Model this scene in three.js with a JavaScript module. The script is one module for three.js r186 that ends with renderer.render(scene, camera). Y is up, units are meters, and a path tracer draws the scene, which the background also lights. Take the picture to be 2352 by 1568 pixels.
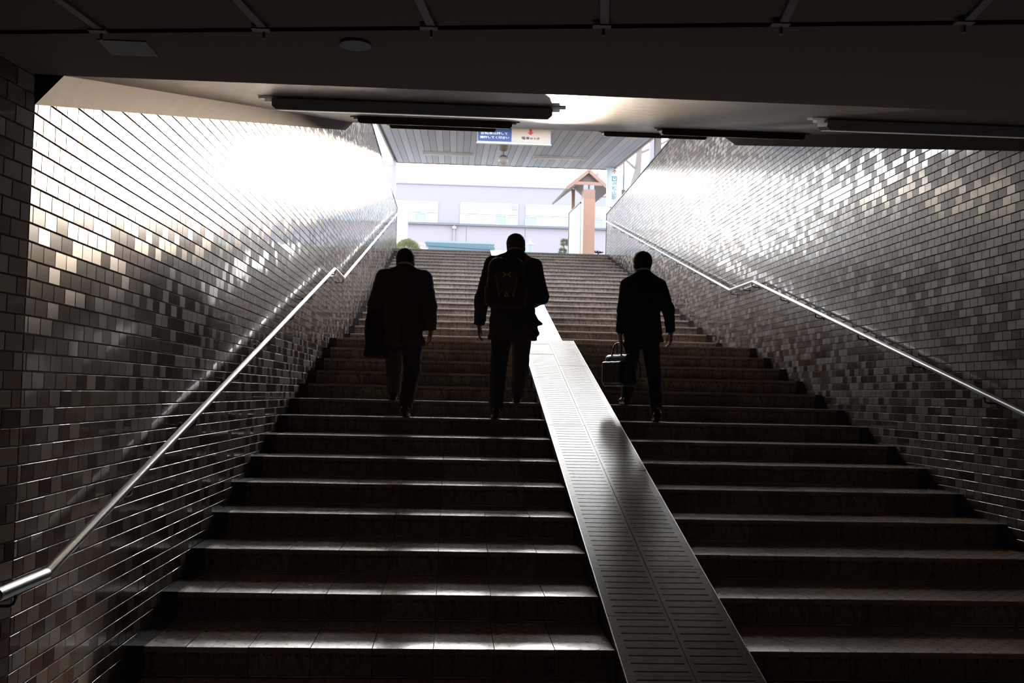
import * as THREE from 'three';
import { mergeGeometries, mergeVertices } from 'three/addons/utils/BufferGeometryUtils.js';
import { RoundedBoxGeometry } from 'three/addons/geometries/RoundedBoxGeometry.js';
import { ImprovedNoise } from 'three/addons/math/ImprovedNoise.js';

// ------------------------------------------------------------------ camera
const scene = new THREE.Scene();
const V = (x, y, z) => new THREE.Vector3(x, y, z);
const FOCAL = 2350;                                       // pixels in the 2352 x 1568 frame
const camera = new THREE.PerspectiveCamera(2 * Math.atan(784 / FOCAL) * 180 / Math.PI, 2352 / 1568, 0.05, 400);
{
  const pitch = 0.0518, yaw = 0.0559, roll = 0.0221;
  const F = V(Math.sin(yaw) * Math.cos(pitch), Math.sin(pitch), -Math.cos(yaw) * Math.cos(pitch));
  const R = V(Math.cos(yaw), 0, Math.sin(yaw)), U = R.clone().cross(F);
  const c = Math.cos(roll), s = Math.sin(roll);
  const r2 = R.clone().multiplyScalar(c).addScaledVector(U, s), u2 = U.clone().multiplyScalar(c).addScaledVector(R, -s);
  camera.quaternion.setFromRotationMatrix(new THREE.Matrix4().makeBasis(r2, u2, F.clone().negate()));
  camera.position.set(0.0673, 1.2572, 5.1189);
  camera.updateMatrixWorld(true);
}

// ------------------------------------------------------------------ sky and sun
const SUN = V(0.0925, 0.2040, -0.973).normalize();        // low sun facing the camera, just over the roof across the street
{
  const w = 1024, h = 512, px = new Float32Array(w * h * 4);
  for (let j = 0; j < h; j++) for (let i = 0; i < w; i++) {
    const el = ((j + 0.5) / h - 0.5) * Math.PI, az = ((i + 0.5) / w - 0.5) * 2 * Math.PI;
    const d = V(Math.cos(el) * Math.cos(az), Math.sin(el), Math.cos(el) * Math.sin(az));
    const up = Math.max(0, d.y), k = Math.pow(1 - up, 2.2), a = Math.acos(Math.min(1, d.dot(SUN)));
    const glow = 18 * Math.exp(-a / 0.085) + 2.4 * Math.exp(-a / 0.32) + 1.9 * Math.exp(-a / 0.8);
    const o = (j * w + i) * 4;
    px[o] = 0.50 + 0.34 * k + glow * 1.0; px[o + 1] = 0.66 + 0.24 * k + glow * 0.95; px[o + 2] = 0.90 + 0.08 * k + glow * 0.86; px[o + 3] = 1;
  }
  const t = new THREE.DataTexture(px, w, h, THREE.RGBAFormat, THREE.FloatType);
  t.mapping = THREE.EquirectangularReflectionMapping; t.magFilter = t.minFilter = THREE.LinearFilter; t.colorSpace = THREE.LinearSRGBColorSpace; t.needsUpdate = true;
  scene.background = t; scene.environment = t;
  scene.backgroundIntensity = 1.0; scene.environmentIntensity = 1.0;
}
const sun = new THREE.DirectionalLight(new THREE.Color().setRGB(1, 0.80, 0.60), 5);
sun.position.copy(SUN).multiplyScalar(60); sun.target.position.set(0, 0, 0);
sun.castShadow = true; sun.shadow.mapSize.set(4096, 4096); sun.shadow.radius = 2;
Object.assign(sun.shadow.camera, { left: -20, right: 20, top: 20, bottom: -20, near: 1, far: 140 });
scene.add(sun, sun.target);
const renderer = new THREE.WebGLRenderer({ antialias: true });
renderer.toneMapping = THREE.LinearToneMapping;
renderer.toneMappingExposure = 4.0;
renderer.shadowMap.enabled = true;

// ------------------------------------------------------------------ helpers
let seed = 7;
const rnd = () => { seed = (seed * 1664525 + 1013904223) >>> 0; return seed / 4294967296; };
const rr = (a, b) => a + (b - a) * rnd();
const noise = new ImprovedNoise();
const fbm = (x, y, z, o = 4) => { let s = 0, a = 0.5, f = 1; for (let i = 0; i < o; i++) { s += a * noise.noise(x * f, y * f, z * f); a *= 0.5; f *= 2.03; } return s; };
const used = {};
const numbered = (n) => { const k = used[n] = (used[n] ?? -1) + 1; return k ? n + '_' + String(k).padStart(3, '0') : n; };
function mesh(name, geo, mat, parent, label) {
  const m = new THREE.Mesh(geo, mat); m.name = name;
  if (label) m.userData.label = label;
  parent.add(m); return m;
}
function thing(name, label, category, pos = [0, 0, 0], opt = {}) {
  const g = new THREE.Group(); g.name = numbered(name); g.position.set(...pos); if (opt.turn) g.rotation.y = opt.turn;
  g.userData = { label, category }; if (opt.group) g.userData.group = opt.group; if (opt.kind) g.userData.kind = opt.kind;
  scene.add(g); return g;
}
const structure = (name, label, category, pos) => thing(name, label, category, pos, { kind: 'structure' });
const lin = (r, g, b) => new THREE.Color().setRGB(r, g, b);
const mat = (c, rough = 0.6, o = {}) => new THREE.MeshPhysicalMaterial({ color: Array.isArray(c) ? lin(...c) : c, roughness: rough, metalness: 0, ...o });
function box(x0, x1, y0, y1, z0, z1) { const g = new THREE.BoxGeometry(x1 - x0, y1 - y0, z1 - z0); g.translate((x0 + x1) / 2, (y0 + y1) / 2, (z0 + z1) / 2); return g; }
const zyMatrix = new THREE.Matrix4().makeBasis(V(0, 0, -1), V(0, 1, 0), V(1, 0, 0));
function prismX(zy, x0, x1) {                              // polygon given as [z, y], extruded along x
  let pts = zy.map(([z, y]) => new THREE.Vector2(-z, y));
  if (THREE.ShapeUtils.area(pts) < 0) pts.reverse();
  const g = new THREE.ExtrudeGeometry(new THREE.Shape(pts), { depth: x1 - x0, bevelEnabled: false });
  g.applyMatrix4(zyMatrix); g.translate(x0, 0, 0); return g;
}
function tube(pts, r, seg = 8, closed = false, smooth = false) {
  const c = smooth ? new THREE.CatmullRomCurve3(pts, closed, 'catmullrom', 0.4) : (() => { const p = new THREE.CurvePath(); for (let i = 1; i < pts.length; i++) p.add(new THREE.LineCurve3(pts[i - 1], pts[i])); return p; })();
  return new THREE.TubeGeometry(c, smooth ? pts.length * 8 : (pts.length - 1) * 2, r, seg, closed);
}
function bar(a, b, r, seg = 12, r2 = r) {
  const d = b.clone().sub(a), g = new THREE.CylinderGeometry(r2, r, d.length(), seg, 1);
  g.applyQuaternion(new THREE.Quaternion().setFromUnitVectors(V(0, 1, 0), d.clone().normalize()));
  g.translate((a.x + b.x) / 2, (a.y + b.y) / 2, (a.z + b.z) / 2); return g;
}
const ball = (p, r, n = 10) => new THREE.SphereGeometry(r, n, n - 2).translate(p.x, p.y, p.z);
const merge = (list) => mergeGeometries(list.map((g) => { const k = g.index ? g.toNonIndexed() : g; for (const n of Object.keys(k.attributes)) if (!['position', 'normal', 'uv'].includes(n)) k.deleteAttribute(n); return k; }));
function dataTex(w, h, fn, srgb) {
  const d = new Uint8Array(w * h * 4);
  for (let j = 0; j < h; j++) for (let i = 0; i < w; i++) { const c = fn(i / w, j / h, i, j), o = (j * w + i) * 4; if (typeof c === 'number') { d[o] = d[o + 1] = d[o + 2] = Math.max(0, Math.min(255, c * 255)); } else { for (let k = 0; k < 3; k++) d[o + k] = Math.max(0, Math.min(255, c[k] * 255)); } d[o + 3] = 255; }
  const t = new THREE.DataTexture(d, w, h); t.wrapS = t.wrapT = THREE.RepeatWrapping; t.magFilter = THREE.LinearFilter; t.minFilter = THREE.LinearMipmapLinearFilter; t.generateMipmaps = true;
  if (srgb) t.colorSpace = THREE.SRGBColorSpace; t.needsUpdate = true; return t;
}
const pn = (u, v, f, s = 0) => {                           // tiling noise, 0..1
  const a = u * 2 * Math.PI, b = v * 2 * Math.PI, R = f / 6.283;
  return 0.5 + 0.7 * noise.noise(Math.cos(a) * R + s, Math.sin(a) * R + Math.cos(b) * R + s * 1.7, Math.sin(b) * R - s);
};
const scaled = (t, x, y) => { const c = t.clone(); c.repeat.set(x, y); c.needsUpdate = true; return c; };
const project = (p) => { const q = p.clone().project(camera); return [(q.x + 1) * 1176, (1 - q.y) * 784, q.z]; };

// ------------------------------------------------------------------ sizes of the place
const RISE = 0.14749, RUN = 0.59036, LAND = 1.6772, SLOPE = RISE / RUN;
const LOW = 13, TOP = 33;                                  // tread 13 is the landing, tread 33 the street
const XL = -1.49, XR = 3.90, TL = -1.40, TR = 3.815;       // wall faces, ends of the tiled treads
const RAMP0 = 0.908, RAMP1 = 1.566;
const nose = (i) => i <= LOW ? [i * RISE, -i * RUN] : [i * RISE, -LOW * RUN - LAND - (i - LOW - 1) * RUN];
const STREET = nose(TOP)[0], ZTOP = nose(TOP)[1];
const FLOOR = -2 * RISE, ZFLOOR = 2 * RUN;
const ZROOF0 = 1.326, ZROOF1 = -8.755, YROOF = 2.39;       // the sloping soffit runs from ZROOF0 to ZROOF1
const soffitY = (z) => YROOF + 0.25 * (ZROOF0 - z);
const WALLTOP = 5.95, ZEND = -20.95;
const stepY = (z) => { for (let i = -2; i <= TOP; i++) { const zn = nose(i + 1)[1]; if (z > zn || i === TOP) return Math.max(FLOOR, i * RISE); } };

// ------------------------------------------------------------------ textures
const texGlaze = dataTex(256, 256, (u, v) => 0.5 * pn(u, v, 14, 3) + 0.35 * pn(u, v, 30, 9) + 0.15 * pn(u, v, 90, 5));
const texSpray = dataTex(512, 512, (u, v) => 0.55 * pn(u, v, 160, 2) + 0.45 * rnd());
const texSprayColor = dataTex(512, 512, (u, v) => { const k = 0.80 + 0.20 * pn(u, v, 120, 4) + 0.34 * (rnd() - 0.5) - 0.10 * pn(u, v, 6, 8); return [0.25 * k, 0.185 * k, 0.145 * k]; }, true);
const texConcrete = dataTex(512, 512, (u, v) => { const k = 0.9 + 0.22 * (pn(u, v, 12, 1) - 0.5) + 0.18 * (pn(u, v, 50, 6) - 0.5) + 0.08 * (rnd() - 0.5); return [0.66 * k, 0.65 * k, 0.63 * k]; }, true);
const texWeave = dataTex(128, 128, (u, v, i, j) => 0.5 + 0.25 * ((i + j) % 4 < 2 ? 1 : -1) + 0.3 * (rnd() - 0.5));
function canvas(w, h, draw) { const c = document.createElement('canvas'); c.width = w; c.height = h; const x = c.getContext('2d'); draw(x, w, h); const t = new THREE.CanvasTexture(c); t.colorSpace = THREE.SRGBColorSpace; t.magFilter = THREE.LinearFilter; t.needsUpdate = true; return t; }
function grime(x, w, h, n, col, r0, r1) { for (let i = 0; i < n; i++) { x.globalAlpha = rr(0.03, 0.16); x.fillStyle = col; x.beginPath(); x.ellipse(rnd() * w, rnd() * h, rr(r0, r1), rr(r0, r1) * 0.6, rnd() * 3, 0, 7); x.fill(); } x.globalAlpha = 1; }
const treadMaps = [0, 1, 2].map((k) => canvas(300, 590, (x, w, h) => {          // anti-slip studs in a staggered grid
  x.fillStyle = ['#ab937d', '#a08a76', '#b49d87'][k]; x.fillRect(0, 0, w, h);
  grime(x, w, h, 160, '#5a4b40', 3, 26); grime(x, w, h, 90, '#b3a18f', 2, 16);
  for (let j = 0; j < 12; j++) for (let i = 0; i < 3; i++) { const cx = 25 + i * 100 + (j % 2) * 50, cy = 22 + j * 49; x.fillStyle = '#4a3c34'; x.beginPath(); x.arc(cx, cy, 9, 0, 7); x.fill(); x.fillStyle = '#6d5c50'; x.beginPath(); x.arc(cx, cy, 4, 0, 7); x.fill(); }
}));
const treadBump = canvas(300, 590, (x, w, h) => { x.fillStyle = '#404040'; x.fillRect(0, 0, w, h); for (let j = 0; j < 12; j++) for (let i = 0; i < 3; i++) { x.fillStyle = '#d8d8d8'; x.beginPath(); x.arc(25 + i * 100 + (j % 2) * 50, 22 + j * 49, 8, 0, 7); x.fill(); } });
treadBump.colorSpace = THREE.NoColorSpace;
const riserMaps = [0, 1, 2, 3].map((k) => canvas(256, 128, (x, w, h) => {       // stained riser tiles
  x.fillStyle = ['#aa9c8e', '#9f9082', '#b4a697', '#94867a'][k]; x.fillRect(0, 0, w, h);
  grime(x, w, h, 240, '#3a322c', 2, 18); grime(x, w, h, 60, '#b09a86', 2, 14);
  for (let i = 0; i < 90; i++) { x.globalAlpha = rr(0.3, 0.85); x.fillStyle = '#2a211c'; x.fillRect(rnd() * w, rr(0, 22), rr(2, 9), rr(2, 14)); }
  for (let i = 0; i < 14; i++) { x.globalAlpha = rr(0.06, 0.2); x.fillStyle = '#2a211c'; x.fillRect(rnd() * w, rr(0, 20), rr(4, 22), rr(30, 110)); }
  x.globalAlpha = 1;
}));
const rampMaps = [0, 1, 2].map((k) => canvas(256, 512, (x, w, h) => { x.fillStyle = ['#8c8075', '#857a70', '#91857a'][k]; x.fillRect(0, 0, w, h); grime(x, w, h, 220, '#5b5049', 2, 22); grime(x, w, h, 120, '#b4a89c', 1, 9); for (let i = 0; i < 900; i++) { x.globalAlpha = rr(0.1, 0.4); x.fillStyle = rnd() < 0.5 ? '#4c433d' : '#c5bbb0'; x.fillRect(rnd() * w, rnd() * h, 2, 2); } x.globalAlpha = 1; }));

// ------------------------------------------------------------------ materials
const GLAZE = [[0.112, 0.075, 0.050], [0.084, 0.051, 0.032], [0.148, 0.105, 0.073], [0.052, 0.030, 0.020], [0.116, 0.094, 0.075]];
const M = {
  tileGloss: GLAZE.map((c) => mat(c, 0.2, { ior: 1.55, clearcoat: 0.8, clearcoatRoughness: 0.06, bumpMap: texGlaze, bumpScale: 0.00014 })),
  tileSatin: GLAZE.map((c) => mat(c.map((v) => v * 1.05), 0.44, { specularIntensity: 0.7, clearcoat: 0.3, clearcoatRoughness: 0.2, bumpMap: texGlaze, bumpScale: 0.00016 })),
  grout: mat([0.045, 0.035, 0.029], 0.9),
  tread: treadMaps.map((m) => mat([1, 1, 1], 0.2, { ior: 1.5, map: m, bumpMap: treadBump, bumpScale: 0.0008 })),
  riser: riserMaps.map((m) => mat([1, 1, 1], 0.5, { map: m })),
  slate: mat([0.040, 0.036, 0.036], 0.7),
  ramp: rampMaps.map((m) => mat([1, 0.90, 0.80], 0.25, { map: m, specularIntensity: 0.3 })),
  groove: mat([0.05, 0.043, 0.038], 0.8),
  core: mat([0.09, 0.075, 0.065], 0.85),
  sprayRough: mat([1, 1, 1], 0.85, { specularIntensity: 0.35, map: scaled(texSprayColor, 1.2, 1.2), bumpMap: scaled(texSpray, 5, 5), bumpScale: 0.0016 }),
  spray: mat([1, 1, 1], 0.42, { specularIntensity: 0.25, map: scaled(texSprayColor, 1.2, 1.2), bumpMap: scaled(texSpray, 2.2, 2.2), bumpScale: 0.003 }),
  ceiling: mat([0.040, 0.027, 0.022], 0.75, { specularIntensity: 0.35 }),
  concrete: mat([1, 1, 1], 0.8, { map: scaled(texConcrete, 0.4, 0.4) }),
  darkTrim: mat([0.05, 0.05, 0.052], 0.5),
  steel: mat([0.48, 0.485, 0.49], 0.3, { metalness: 1 }),
  steelDark: mat([0.09, 0.09, 0.095], 0.4, { metalness: 0.8 }),
  whitePaint: mat([0.74, 0.73, 0.70], 0.45),
  fixture: mat([0.055, 0.045, 0.040], 0.45),
  tubeGlass: mat([0.85, 0.85, 0.82], 0.2),
};

// ------------------------------------------------------------------ glazed wall tiles
const PW = 0.1135, PH = 0.0675, TW = 0.108, TH = 0.060, TD = 0.010, ROW0 = 2.114;
const panelCache = {};
function slabGeo(w, h, d, bev, key = '') {                 // a thin piece facing +z with chamfered front edges, 18 triangles
  const id = [w.toFixed(4), h.toFixed(4), d, bev, key].join();
  if (panelCache[id]) return panelCache[id];
  const a = w / 2, b = h / 2, c = a - bev, e = b - bev, f = d - bev, P = [], UV = [], [ou, ov] = key ? [Number(key) * 0.37, Number(key) * 0.61] : [0, 0];
  const quad = (...q) => { for (const k of [0, 1, 2, 0, 2, 3]) { P.push(...q[k]); UV.push(ou + (q[k][0] + a) / 0.22, ov + (q[k][1] + b) / 0.22); } };
  quad([-c, -e, d], [c, -e, d], [c, e, d], [-c, e, d]);
  quad([-a, -b, f], [a, -b, f], [c, -e, d], [-c, -e, d]); quad([a, -b, f], [a, b, f], [c, e, d], [c, -e, d]);
  quad([a, b, f], [-a, b, f], [-c, e, d], [c, e, d]); quad([-a, b, f], [-a, -b, f], [-c, -e, d], [-c, e, d]);
  quad([-a, -b, 0], [a, -b, 0], [a, -b, f], [-a, -b, f]); quad([a, -b, 0], [a, b, 0], [a, b, f], [a, -b, f]);
  quad([a, b, 0], [-a, b, 0], [-a, b, f], [a, b, f]); quad([-a, b, 0], [-a, -b, 0], [-a, -b, f], [-a, b, f]);
  const g = new THREE.BufferGeometry(); g.setAttribute('position', new THREE.Float32BufferAttribute(P, 3)); g.setAttribute('uv', new THREE.Float32BufferAttribute(UV, 2)); g.computeVertexNormals();
  return panelCache[id] = g;
}
function onScreen(q, pts) {                                // how large the piece shows in the frame
  const s = pts.map((p) => project(V(...p).applyMatrix4(q)));
  if (s.some((p) => p[2] > 1 || p[2] < -1) || s.every((p) => p[0] < 0) || s.every((p) => p[0] > 2352) || s.every((p) => p[1] < 0) || s.every((p) => p[1] > 1568)) return 0;
  let a = 0; for (let i = 0; i < s.length; i++) { const p = s[i], n = s[(i + 1) % s.length]; a += p[0] * n[1] - n[0] * p[1]; } return Math.abs(a / 2);
}
// pieces: { geo, mat, m (matrix), area }. The 300 that show largest become parts, the others one joined part.
function placePieces(parent, name, restName, pieces, most = 300) {
  pieces.sort((a, b) => b.area - a.area);
  for (const p of pieces.slice(0, most)) { const o = mesh(name, p.geo, p.mat, parent); p.m.decompose(o.position, o.quaternion, o.scale); }
  const rest = new Map();
  for (const p of pieces.slice(most)) { if (!rest.has(p.mat)) rest.set(p.mat, []); rest.get(p.mat).push((p.geo.index ? p.geo.toNonIndexed() : p.geo.clone()).applyMatrix4(p.m)); }
  if (!rest.size) return;
  const mats = [...rest.keys()], g = mergeGeometries(mats.map((k) => mergeGeometries(rest.get(k))), true);
  mesh(restName, g, mats, parent).userData.kind = 'stuff';
}
function tileWall(parent, origin, dir, length, faceTurn, yLow, yHigh, shown, phase = 0) {
  const list = [], n0 = Math.ceil((yLow - ROW0) / PH) - 1, n1 = Math.floor((yHigh - ROW0) / PH), e = new THREE.Euler(), qt = new THREE.Quaternion(), base = new THREE.Quaternion().setFromEuler(new THREE.Euler(0, faceTurn, 0));
  for (let j = n0; j <= n1; j++) {
    const y0 = ROW0 + j * PH, y1 = Math.min(y0 + PH, yHigh), h = y1 - y0 - 0.0075; if (h < 0.012) continue;
    const off = (j & 1 ? PW / 2 : 0) + phase;
    for (let i = -1; i * PW + off < length; i++) {
      const s0 = Math.max(0, i * PW + off), s1 = Math.min(length, (i + 1) * PW + off), w = s1 - s0 - 0.0055; if (w < 0.015) continue;
      const sc = (s0 + s1) / 2, p = origin.clone().addScaledVector(dir, sc); p.y = (y0 + y1) / 2;
      if (!shown(p, y0, y1, s0, s1)) continue;
      e.set(rr(-1, 1) * 0.006 + rr(-1, 1) * 0.003, rr(-1, 1) * 0.006, rr(-1, 1) * 0.004);
      qt.setFromEuler(e).premultiply(base);
      const full = Math.abs(w - TW) < 1e-4 && Math.abs(h - TH) < 1e-4;
      const geo = slabGeo(w, h, TD, 0.0006, full ? String(1 + Math.floor(rnd() * 6)) : '1');
      const k = Math.floor(Math.pow(rnd(), 1.1) * 5), m = (rnd() < 0.55 ? M.tileGloss : M.tileSatin)[k];
      const mm = new THREE.Matrix4().compose(p, qt.clone(), V(1, 1, 1)), a = w / 2, b = h / 2;
      list.push({ geo, mat: m, m: mm, area: onScreen(mm, [[-a, -b, TD], [a, -b, TD], [a, b, TD], [-a, b, TD]]) });
    }
  }
  return list;
}
{
  const under = (z, y1) => y1 > stepY(z) - 0.02;
  const wl = structure('wall_left', 'brown glazed tile wall in the sun on the left of the stairs', 'wall');
  mesh('wall_backing', prismX([[ZROOF0 + 0.002, FLOOR - 0.3], [ZROOF0 + 0.002, soffitY(ZROOF0) + 0.3], [ZROOF1, soffitY(ZROOF1) + 0.2], [ZROOF1, WALLTOP], [ZEND, WALLTOP], [ZEND, FLOOR - 0.3]], XL - 0.26, XL - 0.0034), M.grout, wl);
  const L = tileWall(wl, V(XL - TD, 0, ZROOF0), V(0, 0, -1), ZROOF0 - ZEND, Math.PI / 2, FLOOR, WALLTOP, (p, y0, y1) => under(p.z, y1) && (p.z < ZROOF1 - 0.1 || y0 < soffitY(p.z) - 0.08), 0.03);
  placePieces(wl, 'wall_tile', 'wall_tiles', L);
  const wr = structure('wall_right', 'brown glazed tile wall mirroring the sky on the right of the stairs', 'wall');
  mesh('wall_backing', prismX([[1.33, FLOOR - 0.3], [1.33, soffitY(ZROOF0) + 0.3], [ZROOF1, soffitY(ZROOF1) + 0.2], [ZROOF1, WALLTOP], [ZEND, WALLTOP], [ZEND, FLOOR - 0.3]], XR + 0.0034, XR + 0.26), M.grout, wr);
  const R = tileWall(wr, V(XR + TD, 0, 1.3), V(0, 0, -1), 1.3 - ZEND, -Math.PI / 2, FLOOR, WALLTOP, (p, y0, y1) => under(p.z, y1) && (p.z < ZROOF1 - 0.1 || y0 < soffitY(p.z) - 0.08), 0.07);
  placePieces(wr, 'wall_tile', 'wall_tiles', R);
  // the passage turns off by about eight degrees here: its tiled wall
  const a = 0.145, dir = V(-Math.sin(a), 0, Math.cos(a)), wp = structure('wall_passage', 'dark brown tiled passage wall nearest the camera on the left', 'wall');
  const g = box(0, 13, FLOOR - 0.3, 2.9, -0.25, -TD); g.rotateY(-Math.PI / 2 - a); const q = V(XL, 0, ZROOF0); g.translate(q.x, 0, q.z);
  // rotateY(-90 - a) sends +x to dir and +z to the side away from the passage, so turn the slab to the outer side
  const flip = new THREE.BoxGeometry(13, 3.5, 0.24); flip.applyMatrix4(new THREE.Matrix4().makeBasis(dir, V(0, 1, 0), dir.clone().cross(V(0, 1, 0)))); const nrm = V(Math.cos(a), 0, Math.sin(a));
  const c = V(XL, 1.0, ZROOF0).addScaledVector(dir, 6.5).addScaledVector(nrm, -0.12 - 0.0034); flip.translate(c.x, c.y, c.z);
  mesh('wall_backing', flip, M.grout, wp);
  const T = tileWall(wp, V(XL, 0, ZROOF0).addScaledVector(nrm, -TD), dir, 1.6, Math.PI / 2 - a, FLOOR, 2.5, () => true, 0.06);
  placePieces(wp, 'wall_tile', 'wall_tiles', T);
}
{ // dark caps along the free wall tops and ends
  const c = structure('trim_1', 'thin dark edge strip capping the left parapet wall', 'trim');
  mesh('edge_strip', merge([box(XL - 0.27, XL + 0.012, WALLTOP, WALLTOP + 0.03, ZEND - 0.01, ZROOF1), box(XL - 0.27, XL + 0.008, STREET, WALLTOP, ZEND - 0.02, ZEND)]), M.darkTrim, c);
  const d = structure('trim_2', 'thin dark edge strip capping the right parapet wall', 'trim');
  mesh('edge_strip', merge([box(XR - 0.012, XR + 0.27, WALLTOP, WALLTOP + 0.03, ZEND - 0.01, ZROOF1), box(XR - 0.008, XR + 0.27, STREET, WALLTOP, ZEND - 0.02, ZEND)]), M.darkTrim, d);
}

// ------------------------------------------------------------------ staircase
{
  const st = structure('staircase', 'wide tiled public staircase climbing to the street', 'stairs');
  const core = [], treads = [], risers = [], up = new THREE.Matrix4();
  const cols = []; for (let x = TL; x < RAMP0 - 0.01;) { const n = Math.min(RAMP0, Math.floor(x / 0.3 + 1.0001) * 0.3); if (n - x > 0.05) cols.push([x, n]); x = n; }
  for (let x = RAMP1; x < TR - 0.01;) { let n = Math.floor(x / 0.3 + 1.0001) * 0.3; if (TR - n < 0.08) n = TR; cols.push([x, n]); x = n; }
  const wide = []; for (let x = TL; x < TR - 0.01;) { let n = Math.min(TR, Math.floor(x / 0.3 + 1.0001) * 0.3); wide.push([x, n]); x = n; }
  const geoCache = {};
  const treadGeo = (w, d) => { const k = w.toFixed(3) + d.toFixed(3); if (geoCache[k]) return geoCache[k];
    const sh = [[d / 2, -0.026], [d / 2 + 0.0, -0.006], [d / 2 - 0.005, 0], [-d / 2, 0], [-d / 2, -0.026]], g = prismX(sh, -w / 2, w / 2), p = g.attributes.position, uv = g.attributes.uv;
    for (let i = 0; i < p.count; i++) uv.setXY(i, (p.getX(i) + w / 2) / 0.3, 1 - (d / 2 - p.getZ(i)) / 0.59); return geoCache[k] = g; };
  const riserGeo = (w, h) => { const k = 'r' + w.toFixed(3) + h.toFixed(3); if (geoCache[k]) return geoCache[k];
    const g = slabGeo(w, h, 0.012, 0.002).clone(), p = g.attributes.position, uv = g.attributes.uv; for (let i = 0; i < p.count; i++) uv.setXY(i, (p.getX(i) + w / 2) / 0.3, (p.getY(i) + h / 2) / 0.125); return geoCache[k] = g; };
  const lay = (list, geo, m, x, y, z, w, d, flat) => { const mm = new THREE.Matrix4().makeRotationX(rr(-1, 1) * 0.0025).setPosition(x, y, z), a = w / 2, b = d / 2; list.push({ geo, mat: m, m: mm, area: onScreen(mm, flat ? [[-a, 0, b], [a, 0, b], [a, 0, -b], [-a, 0, -b]] : [[-a, -b, 0], [a, -b, 0], [a, b, 0], [-a, b, 0]]) }); };
  const side = [];
  for (let i = -1; i < TOP; i++) {
    const [y, z] = nose(i), zn = nose(i + 1)[1], deep = z - zn, rows = i === LOW ? 3 : 1, cc = i === LOW ? wide : cols;
    core.push(box(XL, XR, y - 0.8, y - 0.0255, zn, z - 0.016));
    for (let k = 0; k < rows; k++) for (const [x0, x1] of cc) { const d = deep / rows - 0.003, w = x1 - x0 - 0.0035; lay(treads, treadGeo(+w.toFixed(3), +(d + 0.004).toFixed(3)), M.tread[Math.floor(rnd() * 3)], (x0 + x1) / 2, y + rr(-0.001, 0.0005), z - deep / rows * (k + 0.5) + 0.004, w, d, true); }
    side.push(box(XL, TL - 0.004, y - 0.06, y - 0.004, zn - 0.01, z - 0.03), box(TR + 0.004, XR, y - 0.06, y - 0.004, zn - 0.01, z - 0.03), box(XL, TL - 0.004, y - RISE, y - 0.02, z - 0.05, z - 0.032), box(TR + 0.004, XR, y - RISE, y - 0.02, z - 0.05, z - 0.032));
  }
  for (let i = 0; i <= TOP; i++) { const [y, z] = nose(i); for (const [x0, x1] of (i === LOW + 1 ? cols : cols)) { const w = x1 - x0 - 0.003, h = RISE - 0.029; lay(risers, riserGeo(+w.toFixed(3), h), M.riser[Math.floor(rnd() * 4)], (x0 + x1) / 2, y - 0.0275 - h / 2, z - 0.0265, w, h, false); } }
  mesh('concrete_base', merge(core), M.core, st);
  placePieces(st, 'tread_tile', 'tread_tiles', treads);
  placePieces(st, 'riser_tile', 'riser_tiles', risers);
  mesh('side_channel', merge(side), M.slate, st);
}
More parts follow.
